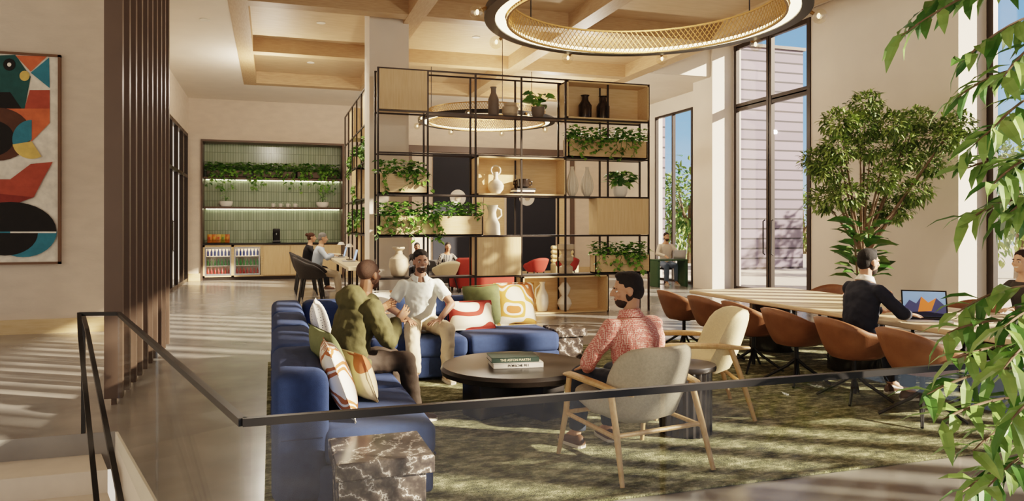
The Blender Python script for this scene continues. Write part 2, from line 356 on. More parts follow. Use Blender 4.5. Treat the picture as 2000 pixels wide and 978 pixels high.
def vase(loc,label,prof,mat,name='vase',ribs=0,extra=None,n=24,group=None):
    t=T(name,label,name.replace('_',' '),loc,group=group); m_=M()
    if ribs:
        rs=[[V((max(r,.001)*(1+.06*cos(ribs*2*PI*k/64))*cos(2*PI*k/64),max(r,.001)*(1+.06*cos(ribs*2*PI*k/64))*sin(2*PI*k/64),z)) for k in range(64)] for r,z in prof]; m_.loft(rs)
    else: m_.lathe(prof,n=n)
    m_.build('body',mat,t)
    for nm,mm,ma in (extra or []): mm.build(nm,ma,t)
    return t
# ------------------------------------------------------------------ shelving
def shelf(nm,label,loc,rz,nc,cw,dp,boxes,gaps):
    t=T(nm,label,'shelving',loc,rz); rh=.733; q=.016
    for i in range(nc+1):
        for y in (q,dp-q): M().box(i*cw-q,i*cw+q,y-q,y+q,0,6*rh).build('post',MET,t,0)
    for r in range(1,7):
        for y in (q,dp-q): M().box(0,nc*cw,y-q*.8,y+q*.8,r*rh-.028,r*rh).build('rail',MET,t,0)
    for (r,c0,c1) in gaps: M().box(c0*cw+q,c1*cw-q,.03,dp-.03,r*rh-.02,r*rh+.004).build('shelf_board',MET,t,0)
    for (r,c0,c1,cl) in boxes:
        x0,x1,z0,z1=c0*cw+.02,c1*cw-.02,r*rh+.006,(r+1)*rh-.03; b=M()
        if cl: b.box(x0,x1,-.03,dp-.04,z0,z1,.004,1)
        else:
            for g in ((x0,x1,-.03,dp,z0,z0+.025),(x0,x1,-.03,dp,z1-.025,z1),(x0,x0+.025,-.03,dp,z0,z1),(x1-.025,x1,-.03,dp,z0,z1),(x0,x1,dp-.02,dp,z0,z1)): b.box(*g)
        b.build('cubby_box',WDV if cl else WD,t,0)
    return t
SX,SY,CW,RH=1.756,12.83,.875,.733
shelf('shelving_unit','tall open bronze shelving divider with oak boxes behind the blue sofa',(SX,SY,0),0,6,CW,.4,
 [(5,0,1,1),(5,4,6,0),(3,2,4,0),(2,4.7,6,1),(1,2,3,1),(0,3,5,0)],[(5,1,4),(4,4,6),(3,0,2),(3,4,6),(2,0,5),(1,0,2),(1,3,6)])
def cell(c,r,dy=0): return (SX+CW*c,SY+.2+dy,RH*r+.008)
shelf('shelving_unit','bronze shelving divider running back beside the long counter',(2.1,14.62,0),PI/2,5,.885,.34,
 [(5,0,1,1),(5,3,4,1),(3,2,3,0),(1,1,2,1)],[(4,0,5),(3,0,5),(2,0,5),(1,0,5)])
FR=-.09
pothos(cell(5.0,4,FR),1.66,.26,'oak planter of trailing vines at upper right of the shelving',nt=24,trail=.45,n=440,h=.34)
pothos(cell(.5,3,FR),.86,.28,'oak planter of trailing vines at left end of shelving below the closed box',nt=11,trail=.48,n=230,h=.34)
pothos(cell(1.08,2,FR),1.86,.28,'long oak planter of trailing vines left of the white jug',nt=20,trail=.5,n=460,h=.34)
pothos(cell(5.35,1,FR),1.16,.26,'oak planter of trailing vines low at right end of shelving',nt=15,trail=.45,n=310,h=.34)
for i,(c,r) in enumerate([(0,4),(2,3),(1,2),(3,2),(3,4)]):
    pothos((1.93,14.62+.885*(c+.5),RH*r+.008),.8,.24,['planter of vines on the side shelving, topmost near the column','planter of vines on the side shelving, far middle','planter of vines on the side shelving, lowest near the column','planter of vines on the side shelving, lowest at the far end','planter of vines on the side shelving, topmost at the far end'][i],rz=-PI/2,both=1,nt=18,n=180,trail=.5)
zb=.03
vase(cell(2.45,5),'tall dark bottle vase on the top shelf',[(.09,0),(.1,.03),(.1,.3),(.07,.38),(.05,.42),(.05,.5),(.065,.53),(.05,.53),(.04,.45),(0,.44)],TAU,'bottle_vase')
vase(cell(2.82,5),'squat taupe lidded jar beside the tall bottle vase',[(.11,0),(.15,.05),(.15,.17),(.11,.2),(.12,.23),(.12,.25),(0,.25)],BEI,'jar')
pot_plant(cell(3.45,5),'monstera in a small grey pot on the top shelf',.13,.2,TAU,18,.22,.18,.3,[L2,L1])
x=cell(4.55,5);vp=[(.1,0),(.125,.02),(.13,.25),(.08,.33),(.065,.36),(.065,.42),(.09,.45),(.075,.45),(.05,.4),(0,.4)]
vase((x[0],x[1],x[2]+zb),'black shouldered vase in top right oak box, left one',vp,BRN); vase((x[0]+.38,x[1],x[2]+zb),'black shouldered vase in top right oak box, right one',vp,BRN)
x=cell(2.5,3); vase((x[0],x[1],x[2]+zb),'round white vase with a ring neck in the open middle box',[(.08,0),(.14,.08),(.15,.15),(.11,.22),(.05,.26),(.035,.34),(.045,.4),(.03,.4),(0,.36)],RBV,extra=[('ring_handle',M().tube([(.09*cos(a*PI/8),0,.43+.09*sin(a*PI/8)) for a in range(16)],.014,8,loop=1),RBV)])
x=cell(3.1,3)
for k,(ma,cn) in enumerate(((BRN,'black'),(PAP,'cream'),(CHR,'charcoal'))):
    b=T('shelf_book','flat %s book in the pile under the dark brown pot'%cn,'book',(x[0]-.01+.015*k,x[1],x[2]+zb+.035*k),0,'books under the brown pot'); M().box(-.21,.2,-.12,.12,0,.034,.004,1).build('cover',ma,b,0); M().box(-.2,.205,-.1,.121,.004,.03).build('pages',PAP,b,0)
vase((x[0],x[1],x[2]+zb+.106),'dark brown pot with loop handles on the pile of books',[(.08,0),(.12,.03),(.13,.14),(.14,.17),(.12,.17),(.1,.06),(0,.06)],BRN,'pot',extra=[('handle',M().tube([(s*.12,0,.14),(s*.18,0,.13),(s*.18,0,.07),(s*.12,0,.06)],.012),BRN) for s in (-1,1)])
rp_=[(.05,0),(.1,.08),(.125,.2),(.1,.33),(.05,.44),(.032,.52),(.037,.56),(.02,.56),(0,.52)]
vase(cell(4.2,3,-.08),'white ribbed teardrop vase, left of the pair',rp_,RBV,ribs=14); vase(cell(4.56,3,-.08),'white ribbed teardrop vase, right of the pair',rp_,RBV,ribs=14)
pot_plant(cell(5.4,3),'bushy broad-leaved plant in white pot above the closed right box',.15,.2,WHT,60,.22,.11,.28,[L1,L2])
x=cell(2.42,2); vase(x,'tall white jug with a side handle beside the long planter',[(.15,0),(.15,.02),(.14,.2),(.08,.33),(.07,.42),(.11,.55),(.09,.55),(.05,.45),(0,.4)],RBV,'jug',extra=[('handle',M().tube([(.1,0,.5),(.17,0,.46),(.18,0,.36),(.11,0,.3)],.015),RBV)])
vase(cell(.45,1),'large rounded beige stoneware vase low at left of shelving',[(.09,0),(.13,.03),(.18,.2),(.16,.32),(.07,.4),(.06,.46),(.12,.5),(.12,.53),(.05,.53),(0,.5)],BEI)
vase(cell(4.1,1),'stacked sculptural tan vase beside the low planter',[(.13,0),(.13,.12),(.07,.16),(.14,.24),(.14,.3),(.09,.36),(.1,.42),(.16,.46),(.16,.55),(.06,.55),(0,.52)],BEI)
x=cell(3.55,0); vase((x[0],x[1],x[2]+zb),'white handled pitcher in the lowest open box',[(.09,0),(.12,.15),(.11,.3),(.05,.42),(.04,.5),(.06,.55),(.03,.55),(0,.5)],WHT,'pitcher',extra=[('handle',M().tube([(-.04,0,.5),(-.13,0,.42),(-.14,0,.28),(-.11,0,.22)],.014),WHT)])
vase((x[0]+.45,x[1],x[2]+zb),'white hourglass vase in the lowest open box',[(.08,0),(.14,.12),(.12,.2),(.06,.27),(.1,.36),(.12,.42),(.07,.5),(.05,.53),(.03,.53),(0,.5)],WHT)
# ------------------------------------------------------------------ kitchenette
cb=T('base_cabinet','oak kitchenette base cabinet under the green tiles','cabinet',(NX0,23.74,0))
M().box(0.01,1.72,.0,.6,.1,.14).box(0.01,.06,0,.6,.1,1.06).box(.8,.88,0,.6,.1,1.06).box(1.64,4.07,0.02,.6,.1,1.06).box(0.01,1.7,.0,.6,1.0,1.06).build('body',WD,cb,0)
for k in range(3): M().box(1.72+k*.79,2.49+k*.79,-.01,.02,.13,1.04).build('door',WDV,cb,0)
M().box(0.01,4.07,.05,.6,0,.1).build('plinth',MET,cb,0)
tag(M().box(NX0+.005,NX1-.005,23.7,24.355,1.062,1.11).build('worktop',DKW,None,0),'dark worktop across the kitchenette cabinets','worktop')
for z,lb in ((3.06,'upper dark wood wall shelf carrying the trailing vines'),(2.16,'lower dark wood wall shelf carrying bowls and mugs')):
    s_=T('wall_shelf',lb,'shelf',(NX0,23.98,z)); M().box(.01,4.07,0,.37,0,.06).build('board',FIN,s_,0); M().box(.05,4.03,.34,.36,-.01,-.003).build('light_strip',GLW2,s_,0)
for i,x in enumerate((.06,.88)):
    fr=T('drinks_fridge',['undercounter drinks fridge at left end of kitchenette','undercounter drinks fridge beside the oak doors'][i],'fridge',(NX0+x,23.74,.145))
    M().box(0,.74,.5,.54,0,.84).box(0,.74,.04,.5,.0,.01).box(0,.74,.06,.5,.28,.29).box(0,.74,.06,.5,.56,.57).build('liner',PAP,fr,0)
    M().box(.0,.74,.0,.03,0,.05).box(0,.74,0,.03,.8,.85).box(0,.04,0,.03,.05,.8).box(.7,.74,0,.03,.05,.8).build('door_frame',ALU,fr,0)
    M().box(.04,.7,.012,.018,.05,.8).build('door_glass',GL,fr,0); M().box(.02,.72,.3,.34,.82,.835).build('light_strip',DLT,fr,0)
    for r,(ma,nm) in enumerate(((BTR,'red'),(BTG,'green'),(BTB,'blue'))):
        p0=None
        for k in range(7):
            lo=(NX0+x+.08+k*.098,23.85,.145+.292*r if r else .156); lb='small %s drink bottle on the %s shelf of the %s drinks fridge'%(nm,['bottom','middle','top'][r],['left','right'][i])
            if p0 is None: p0=tag(M().lathe([(.03,0),(.032,.02),(.032,.12),(.014,.17),(.012,.21),(0,.21)],n=10).build('drink_bottle',ma),lb,'bottle','%s bottles %s fridge'%(nm,['left','right'][i])); p0.location=lo
            else: dup(p0,lo)
cr=T('snack_crate','wire crate for snack bags on the worktop left end','crate',(NX0+.42,23.95,1.112)); M().tube([(-.32,-.1,.1),(.32,-.1,.1),(.32,.1,.1),(-.32,.1,.1)],.008,6,loop=1).tube([(-.32,-.1,.01),(.32,-.1,.01),(.32,.1,.01),(-.32,.1,.01)],.008,6,loop=1).build('wire_frame',BLK,cr)
for k in range(5):
    o=tag(M().grid(lambda u,v:V(((u-.5)*.13,.04*sin(PI*u)*sin(PI*v),v*.26)),6,8).grid(lambda u,v:V(((u-.5)*.13,-.04*sin(PI*u)*sin(PI*v),v*.26)),6,8).build('snack_bag',mk('bag %d'%k,['c8361f','d8a52a','c23a24','3f7a2c','d4932a'][k],.35,h2=['e0b030','c8361f','f0d060','e0b030','b02a1a'][k],sc=9)),['red','golden yellow','orange red','green','amber'][k]+' snack bag standing in the wire crate','snack bag'); o.location=(NX0+.18+.125*k,23.95,1.12)
cm_=T('coffee_machine','black capsule coffee machine on the worktop','coffee machine',(.15,24.0,1.112)); M().box(-.12,.12,-.1,.2,0,.05,.01,1).box(-.11,.11,.06,.2,.05,.42,.02).box(-.11,.11,-.1,.2,.3,.44,.03).build('body',BLK,cm_); M().cap((0,-.06,.3),.02,(0,-.06,.25),.015).build('spout',ALU,cm_); M().box(-.1,.1,-.1,.05,.05,.06).build('drip_tray',ALU,cm_,0)
for i,x in enumerate((-1.22,.1,1.4)): pothos((x,24.12,3.125),1.28,.2,['left','middle','right'][i]+' planter of bright trailing vines on the upper wall shelf',h=.2,nt=20,n=300,trail=.75,mat=FIN,L=.13,grp='vine planters')
for i,x in enumerate((-1.32,1.55)): pot_plant((x,24.13,2.225),'white bowl planter with thin sprigs, '+['left','right'][i]+' end of lower wall shelf',.2,.16,WHT,12,.11,.06,.4,[L1,L2])
p0=None
for i in range(4):
    lb=['first','second','third','fourth'][i]+' small white mug from the left on the lower wall shelf'
    if p0 is None: p0=vase((.05,24.13,2.225),lb,[(.04,0),(.05,.02),(.05,.11),(.042,.11),(.038,.02),(0,.02)],WHT,'mug',extra=[('handle',M().tube([(.05,0,.09),(.085,0,.085),(.085,0,.035),(.05,0,.03)],.008,6),WHT)],group='mugs on the lower shelf')
    else: dup(p0,(.05+.22*i,24.13,2.225),label=lb)
# ------------------------------------------------------------------ far lounge
tr=M()
for z0,z1,x0,x1 in ((4.05,4.25,4.2,10.0),(0,4.05,4.2,4.32),(0,4.05,9.88,10.0)): tr.box(x0,x1,23.62,23.74,z0,z1)
ST(tr,'trim_30',FIN)
for i,(a,b,ma) in enumerate([(846,922,NVY),(925,942,WD),(990,1085,NVY),(1088,1105,WD),(945,985,WD)]):
    xa=onY(a,400,23.7).x; xb=onY(b,400,23.7).x
    o=T('wall_panel',['dark navy wall panel behind the shelving, left','slim oak wall strip right of the left navy panel','dark navy wall panel behind the shelving, right','slim oak wall strip right of the right navy panel','broad oak wall panel between the navy panels'][i],'wall panel',(xa,23.69,.1)); M().box(0,xb-xa,0,.05,0,3.9).build('panel',ma,o,0); M().box(0,xb-xa,-.01,.0,3.86,3.9).build('top_edge',MET,o,0)
for i,px in enumerate((895,1030)):
    p=onY(px,386,23.62); o=T('wall_sconce','round white disc wall light on the %s navy panel'%['left','right'][i],'wall light',(p.x,23.69,p.z)); rx_=Matrix.Rotation(PI/2,4,'X')
    M().lathe([(.0,.0),(.27,.0),(.27,.03),(.25,.045),(0,.045)],n=32,mx=rx_).build('disc',WHT,o); M().lathe([(0,.045),(.09,.045),(.1,.09),(0,.1)],n=24,mx=rx_).build('cap',BEI,o)
def bench(nm,lb,cat,loc,rz,w,mat,sh=.45,bh=.85,dp=.75,chan=0):
    t=T(nm,lb,cat,loc,rz); M().box(-w/2,w/2,-dp/2,dp/2,.1,sh,.05,3).build('seat',mat,t)
    if chan:
        b=M()
        for k in range(4): b.cap((-w/2+.07,-dp/2+.08,sh+.07+.14*k),.075,(w/2-.07,-dp/2+.08,sh+.07+.14*k),.075)
        b.build('channel_back',mat,t)
    else: M().box(-w/2,w/2,-dp/2-.02,-dp/2+.18,.1,bh,.06,3).build('backrest',mat,t)
    for x in (-w/2+.08,w/2-.08):
        for y in (-dp/2+.08,dp/2-.08): M().box(x-.025,x+.025,y-.025,y+.025,0,.12).build('leg',BLK,t,0)
    return t
bench('lounge_sofa','red two seat sofa behind the shelving seen below the closed box','sofa',(5.15,18.0,0),.1,1.7,RED)
bench('banquette','cream channel backed booth seat in the far lounge','bench',(8.8,21.6,0),PI*.95,.75,YEL,.45,1.05,chan=1)
bench('lounge_bench','dark bench under the two people behind the shelving','bench',(4.2,19.7,0),PI,2.4,CHR,.4,.7)
def tub(label,loc,rz,mat,base='star',group=None,cat='chair',nm='tub_chair',cush=None):
    t=T(nm,label,cat,loc,rz,group)
    sg=lambda x,e:math.copysign(abs(x)**e,x)
    def fn(u,v):
        p=2*PI*u; b=(1-cos(p))/2; h=.45+.335*b**.75; rr=v**.6; y=sg(cos(p),.85)*.28*rr
        return V((sg(sin(p),.8)*.315*rr,y+(.02 if y>0 else -.05*v*b),.43+(h-.43)*max(0,(v-.42)/.58)**1.4-.03*(1-v)))
    solid(M().grid(fn,40,12,1).build('shell',mat,t),.024)
    M().ell((0,.02,.43),(.235,.225,.03)).build('seat_pad',cush or mat,t)
    if base=='star':
        M().tube([(0,0,.06),(0,0,.42)],.022,10).lathe([(0,.37),(.09,.38),(.1,.405),(0,.405)]).build('stem',BLK,t)
        for k in range(4):
            a=PI/4+k*PI/2; M().tube([(cos(a)*.01,sin(a)*.01,.24),(cos(a)*.09,sin(a)*.09,.17),(cos(a)*.33,sin(a)*.33,.014)],[.018,.016,.013],8).build('leg',BLK,t)
    else:
        for sx in (-1,1):
            for sy in (-1,1): M().tube([(sx*.15,sy*.15,.42),(sx*.24,sy*.22,0)],[.02,.012],8).build('leg',BLK,t)
    return t
tub('red rounded lounge chair in the far lounge, left one',(6.75,18.6,0),.25,RED,'four',nm='lounge_chair')
tub('red rounded lounge chair in the far lounge, right one',(7.75,18.8,0),-.2,RED,'four',nm='lounge_chair')
tub('cream rounded lounge chair behind the shelving near the blue sofa',(4.05,17.6,0),.3,CRM,'four',nm='lounge_chair')
ct=T('counter_table','long oak counter table beside the side shelving','table',(1.49,13.05,0)); M().box(-.22,.21,0,6.8,.86,.92,.006,1).build('tabletop',TBL,ct,0)
for y in (.5,3.4,6.5): M().box(.12,.18,y,y+.06,0,.86).build('leg',MET,ct,0)
for i,(x,y) in enumerate(((.8,16.4),(.9,17.3),(.8,18.3),(.8,19.4))):
    o=tub(['empty charcoal chair at the counter nearest the camera','charcoal chair under the grey haired man at the counter','empty charcoal chair between the man and woman at the counter','charcoal chair under the woman at the counter'][i],(x,y,0),-PI/2,CHR,'four',nm='counter_chair'); o.scale=(1.1,1.1,1.25)
def laptop(lb,loc,rz,scr,tilt=105,s=1):
    t=T('laptop',lb,'laptop',loc,rz); M().box(-.17*s,.17*s,-.12*s,.12*s,0,.014,.004,1).build('keyboard_base',ALU,t,0)
    mx=Matrix.Translation((0,.12*s,.014))@Matrix.Rotation(rad(90-tilt),4,'X')
    M().box(-.17*s,.17*s,-.004,.004,0,.235*s,mx=mx).build('lid',BLK if scr else ALU,t,0)
    d=M().box(-.158*s,.158*s,-.0055,-.0042,.014*s,.223*s,mx=mx)
    if scr:
        d.m(1).raw([mx@V((x*s,-.0062,z*s)) for x,z in ((-.158,.08),(-.11,.15),(-.06,.12),(-.02,.18),(.03,.13),(.09,.17),(.158,.1),(.158,.014),(-.158,.014))],[tuple(range(9))])
        d.m(2).raw([mx@V((x*s,-.007,z*s)) for x,z in ((-.02,.18),(.03,.13),(.09,.17),(.05,.06),(-.05,.05))],[tuple(range(5))])
        d.m(3).raw([mx@V((x*s,-.0075,z*s)) for x,z in ((-.158,.04),(0,.055),(.158,.035),(.158,.014),(-.158,.014))],[tuple(range(5))])
    d.build('screen',[mk('screen sky','86a9d6',.3,em=.35),mk('screen rock','4a4f78',.3,em=.25),mk('screen glow rock','d87a3e',.3,em=.45),mk('screen dark','1c2340',.3,em=.1)] if scr else mk('screen blue','9fc3ee',.3,em=.6),t,0,fix=0)
    M().box(-.14*s,.14*s,-.02*s,.09*s,.0141,.0155).build('keys',BLK,t,0); return t
laptop('open laptop in front of the grey haired man at the counter',(1.46,17.2,.922),-PI/2,0); laptop('open laptop at the near end of the counter',(1.48,15.2,.922),-PI/2,0)
for i,y in enumerate((17.9,16.0)):
    t=T('table_lamp','small lamp with pale dome shade on counter, '+['far one','near one'][i],'lamp',(1.58,y,.922)); M().lathe([(0,0),(.07,0),(.07,.015),(.01,.02),(.01,.28),(0,.28)]).build('base',BLK,t); M().lathe([(0,.34),(.05,.33),(.09,.27),(.085,.265),(.04,.31),(0,.315)]).build('lamp_shade',WHT,t)
t=T('side_desk','dark green panel legged desk at the far window','desk',(10.22,17.6,0)); M().box(-.47,.45,-.24,.24,.7,.74,.01,1).build('tabletop',GRN,t,0)
for x in (-.43,.41): M().box(x-.04,x+.04,-.22,.22,0,.7,.01,1).build('panel_leg',GRN,t,0)
t=T('window_stool','dark round stool under the man at the far window','stool',(10.5,18.3,0)); M().lathe([(0,0),(.2,0),(.03,.03),(.03,.41),(.22,.42),(.22,.44),(0,.45)]).build('pedestal',BLK,t); M().lathe([(0,.45),(.22,.45),(.21,.465),(0,.468)]).build('seat_pad',CHR,t)
laptop('silver laptop facing the man at the far window',(10.5,17.6,.742),PI-.2,0)
# ------------------------------------------------------------------ rug, sofa
tag(M().box(-.04,8.2,4.0,9.3,0,.015,.006,1).build('area_rug',RUG,None,0),'large mottled olive green rug under the seating and long table','rug')
so=T('sectional_sofa','navy blue L-shaped sectional sofa around the round coffee table','sofa',(0,0,.015))
def sp(nm,*b,bev=.06): M().box(*b,bev,4).build(nm,BLU,so,ang=60)
for a,b in ((4.35,5.44),(5.45,6.54),(6.55,7.6)): sp('base',.25,.93,a,b,.03,.25,bev=.03); sp('seat_cushion',.28,.95,a,b,.24,.45)
sp('base',.25,.94,7.61,8.5,.03,.25,bev=.03); sp('seat_cushion',.28,.95,7.61,8.5,.24,.45)
for a,b in ((4.35,5.44),(5.45,6.54),(6.55,7.6),(7.61,8.78)): sp('backrest',0,.32,a,b,.03,.79,bev=.08)
for a,b in ((.96,2.0),(2.01,3.05)): sp('base',a,b,7.62,8.5,.03,.25,bev=.03); sp('seat_cushion',a,b,7.6,8.5,.24,.45); sp('backrest',a,b,8.45,8.78,.03,.79,bev=.08)
sp('backrest',.33,.95,8.45,8.78,.03,.79,bev=.08)
pm=M()
for a,b in ((4.35,5.44),(5.45,6.54),(6.55,7.6)): pm.tube([(-.002,a+.08,.42),(-.002,b-.08,.42)],.004,5).tube([(.952,a+.06,.245),(.952,b-.06,.245)],.005,5)
pm.tube([(.05,4.348,.42),(.28,4.348,.42)],.004,5).build('seam',SEA,so)
def pillow(lb,loc,rz,tilt,mat,a=.5,th=.16,asp=1,roll=0):
    t=T('throw_pillow',lb,'pillow'); t.matrix_world=Matrix.Translation(loc)@Matrix.Rotation(rz,4,'Z')@Matrix.Rotation(tilt,4,'X')@Matrix.Rotation(roll,4,'Y')
    def g(sg):
        def fn(u,v):
            x=2*u-1;z=2*v-1; k=(1-abs(x)**2.6)*(1-abs(z)**2.6); pin=1-.07*(1-abs(z))*abs(x)**3; pz=1-.07*(1-abs(x))*abs(z)**3
            return V((x*a/2*pin,sg*th/2*k**.55,a*asp/2*(1+z*pz)))
        return fn
    M().grid(g(1),16,16).grid(g(-1),16,16).build('cushion_cover',mat,t)
    M().tube([(-a/2,0,0),(a/2,0,0),(a/2,0,a*asp),(-a/2,0,a*asp)],.006,6,loop=1).build('piping',mat,t)
P_R=patt('rust swirl',[(0,'efe6d6'),(.38,'b0673c'),(.46,'efe6d6'),(.52,'b0673c'),(.62,'efe6d6')],6.5); P_B=patt('red cream blocks',[(0,'efe3cc'),(.44,'9c3529'),(.56,'efe3cc')],3.2); P_Y=patt('yellow cream waves',[(0,'f0e4cb'),(.4,'d09a4e'),(.5,'f0e4cb'),(.57,'bd6f3c'),(.66,'f0e4cb')],4.5)
P_D=patt('white dots',[(0,'3a3f4a'),(.22,'eeeae0')],42,'vor'); P_O=mk('olive velvet','5f653f',.8,var=.15,sc=20); P_G=mk('sage cotton','70754f',.85,var=.1,sc=20); P_W=patt('white orange bands',[(0,'f3ece0'),(.56,'cf9160'),(.66,'f3ece0')],3.6); P_S=patt('beige rust halves',[(0,'d9c3a0'),(.55,'a0603e')],2.6)
zz=.47
pillow('rust and white swirl throw pillow at near end of left sofa seat',(.48,4.72,zz),-PI/2,.34,P_R,.48)
pillow('sage green throw pillow behind the rust swirl pillow',(.46,5.1,zz),-PI/2+.2,.32,P_G,.52)
pillow('small beige and rust throw pillow nearest the coffee table side',(.62,5.12,zz),-PI/2+.35,.34,P_S,.34)
pillow('white dotted throw pillow in the sofa corner',(.5,7.0,zz),-PI/2-.1,.25,P_D,.5)
pillow('white and orange throw pillow behind the man in white polo',(1.12,8.28,zz),PI,.25,P_W,.45)
pillow('olive velvet throw pillow at back right of sofa',(2.4,8.32,zz),PI,.2,P_O,.48,roll=.05)
pillow('red and cream block throw pillow in front of olive pillow',(2.18,8.1,zz),PI+.1,.45,P_B,.56,asp=.6)
pillow('yellow and cream wave throw pillow at sofa right end',(2.76,8.3,zz),PI-.1,.22,P_Y,.5)
# ------------------------------------------------------------------ tables
t=T('coffee_table','round black oak coffee table on slab legs in front of sofa','coffee table',(2.07,6.24,.015),.4)
M().lathe([(0,.31),(.6,.31),(.655,.33),(.665,.37),(.645,.4),(0,.4)],n=64).build('tabletop',DKW,t)
for a in (0,PI/2): M().box(-.5,.5,-.13,.13,0,.31,.02,2,mx=Matrix.Rotation(a,4,'Z')).build('slab_leg',DKW,t)
def textobj(s,size,mat,par,mx):
    c=bpy.data.curves.new('title','FONT'); c.body=s; c.size=size; c.extrude=.0006; c.align_x='CENTER'; c.align_y='CENTER'
    o=bpy.data.objects.new('tmp',c); C.objects.link(o); bpy.context.view_layer.update()
    me=bpy.data.meshes.new_from_object(o.evaluated_get(bpy.context.evaluated_depsgraph_get())); bpy.data.objects.remove(o); me.materials.clear(); me.materials.append(mat)
    q=bpy.data.objects.new('title_text',me); C.objects.link(q); q.parent=par; q.matrix_local=mx
def book(lb,loc,rz,w,d,h,cm_,txt,tm):
    t=T('hardback_book',lb,'book',loc,rz); M().box(-w/2,w/2,-d/2,d/2,0,.004).box(-w/2,w/2,-d/2,d/2,h-.004,h).box(-w/2,w/2,-d/2,-d/2+.004,0,h).build('cover',cm_,t,0); M().box(-w/2+.004,w/2-.006,-d/2+.004,d/2-.006,.004,h-.004).build('pages',PAP,t,0)
    textobj(txt,h*.68,tm,t,Matrix.Translation((0,-d/2-.0015,h/2))@Matrix.Rotation(PI/2,4,'X'))
book('pale grey hardback book at the bottom of the coffee table pile',(2.05,6.18,.416),-.12,.44,.3,.045,mk('pale grey cloth','bdb8b0',.6),'PORSCHE 911',BLK)
book('dark green hardback book on top of the coffee table pile',(2.03,6.2,.462),-.12,.42,.28,.042,mk('green cloth','1d3027',.6),'THE ASTON MARTIN',mk('gilt','d8cfae',.5))
def mtable(lb,x0,x1,y0,y1,h,leg):
    t=T('marble_side_table',lb,'side table',((x0+x1)/2,(y0+y1)/2,0)); w=(x1-x0)/2;d=(y1-y0)/2
    M().box(-w,w,-d,d,h-.09,h,.006,1).build('slab_top',MAR,t,0); M().box(-w+leg,w-.04,-d+.03,d-.03,0,h-.09,.005,1).build('block_leg',MAR,t,0)
mtable('dark veined marble side table at near end of blue sofa',.30,.80,3.72,4.2,.47,.02); mtable('dark marble side table at right end of blue sofa',3.1,3.5,7.88,8.3,.45,.05)
t=T('drum_table','black ribbed round drum side table between lounge chairs','side table',(3.12,5.12,.015)); M().lathe([(0,.5),(.235,.5),(.24,.52),(.235,.54),(0,.54)],n=40).build('top',DKW,t)
M().loft([[V((.2*(1+.03*cos(24*a))*cos(a),.2*(1+.03*cos(24*a))*sin(a),z)) for a in [2*PI*k/144 for k in range(144)]] for z in (0,.5)]).build('ribbed_drum',DKW,t)
def lounge(lb,loc,rz,mat):
    t=T('lounge_armchair',lb,'armchair',loc,rz)
    P=[(.32,.43,.25,.05),(.27,.445,.29,.07),(.05,.40,.3,.075),(-.15,.37,.3,.075),(-.26,.42,.3,.075),(-.32,.53,.31,.07),(-.365,.64,.312,.065),(-.398,.73,.3,.06),(-.417,.785,.278,.055),(-.43,.825,.238,.042),(-.437,.845,.18,.022)]; rs=[]
    for i,(y,z,w,h) in enumerate(P):
        a=V((0,)+P[max(i-1,0)][:2]);b=V((0,)+P[min(i+1,len(P)-1)][:2]); tg=(b-a).normalized(); nr=X_.cross(tg)
        r=sring(V((0,y,z)),X_,nr,w,h,28,.58)
        if i>2: r=[p+V((0,(p.x/.29)**2*(.09 if i==3 else .15),(p.x/.29)**2*(.05 if i==3 else 0))) for p in r]
        rs.append(r)
    M().loft(rs).build('upholstered_shell',mat,t,ang=70)
    for s in (-1,1):
        M().tube([(s*.37,.36,0),(s*.345,.3,.3),(s*.335,.27,.56)],[.016,.022,.02],10).build('leg',ASH,t); M().tube([(s*.37,-.42,0),(s*.35,-.33,.3),(s*.335,-.24,.56)],[.016,.022,.022],10).build('leg',ASH,t)
        M().tube([(s*.315,.36,.565),(s*.34,.25,.585),(s*.355,.05,.59),(s*.35,-.15,.585),(s*.33,-.3,.57),(s*.27,-.4,.56)],[.012,.022,.024,.022,.018,.012],10,w=1.5).build('armrest',ASH,t)
        M().tube([(s*.34,.3,.3),(s*.345,-.33,.28)],.016,8).build('side_rail',ASH,t)
    M().tube([(-.345,.29,.31),(.345,.29,.31)],.016,8).build('front_rail',ASH,t); M().tube([(-.34,-.32,.29),(.34,-.32,.29)],.016,8).build('rear_rail',ASH,t); return t
lounge('greige upholstered ash armchair holding the man in red patterned shirt',(2.38,4.62,.015),rad(9),GRY); lounge('empty cream upholstered ash armchair behind the drum table',(3.56,5.74,.015),rad(70),CRM).scale=(1.06,1.06,1.06)
TX0,TX1,TY0,TY1=5.54,7.1,4.05,9.0
t=T('conference_table','long pale oak meeting table on drum legs','table',((TX0+TX1)/2,TY0,.015))
M().box(-.78,.78,0,TY1-TY0,.685,.735,.012,2).build('tabletop',TBL,t,0)
for y in (.9,2.7,4.15): o=M().lathe([(0,0),(.3,0),(.3,.685),(0,.685)],n=36).build('drum_leg',BRN,t); o.location=(0,y,0)
w5=['first','second','third','fourth','fifth','sixth']
for i,y in enumerate((8.57,7.81,7.09,6.37,5.57,4.81)):
    lb='tan leather tub chair, %s from far end, rug side of meeting table'%w5[i] if i!=4 else 'tan leather tub chair under the man in dark suit'
    if i==0: c0=tub(lb,(5.2,y,.015),-PI/2,TAN,group='tan chairs at the meeting table')
    else: dup(c0,(5.2,y,.015),-PI/2+R.uniform(-.1,.1),lb)
for i,y in enumerate((8.6,7.8,7.0,6.3)): dup(c0,(7.42,y,.015),PI/2+R.uniform(-.1,.1),'tan leather tub chair, %s from far end, window side of meeting table'%w5[i])
dup(c0,(7.5,5.55,.015),PI/2,'tan leather tub chair under the woman at the right border')
laptop('open laptop showing a mountain picture on the meeting table',(5.86,5.36,.751),rad(-38),1,108,1.15)
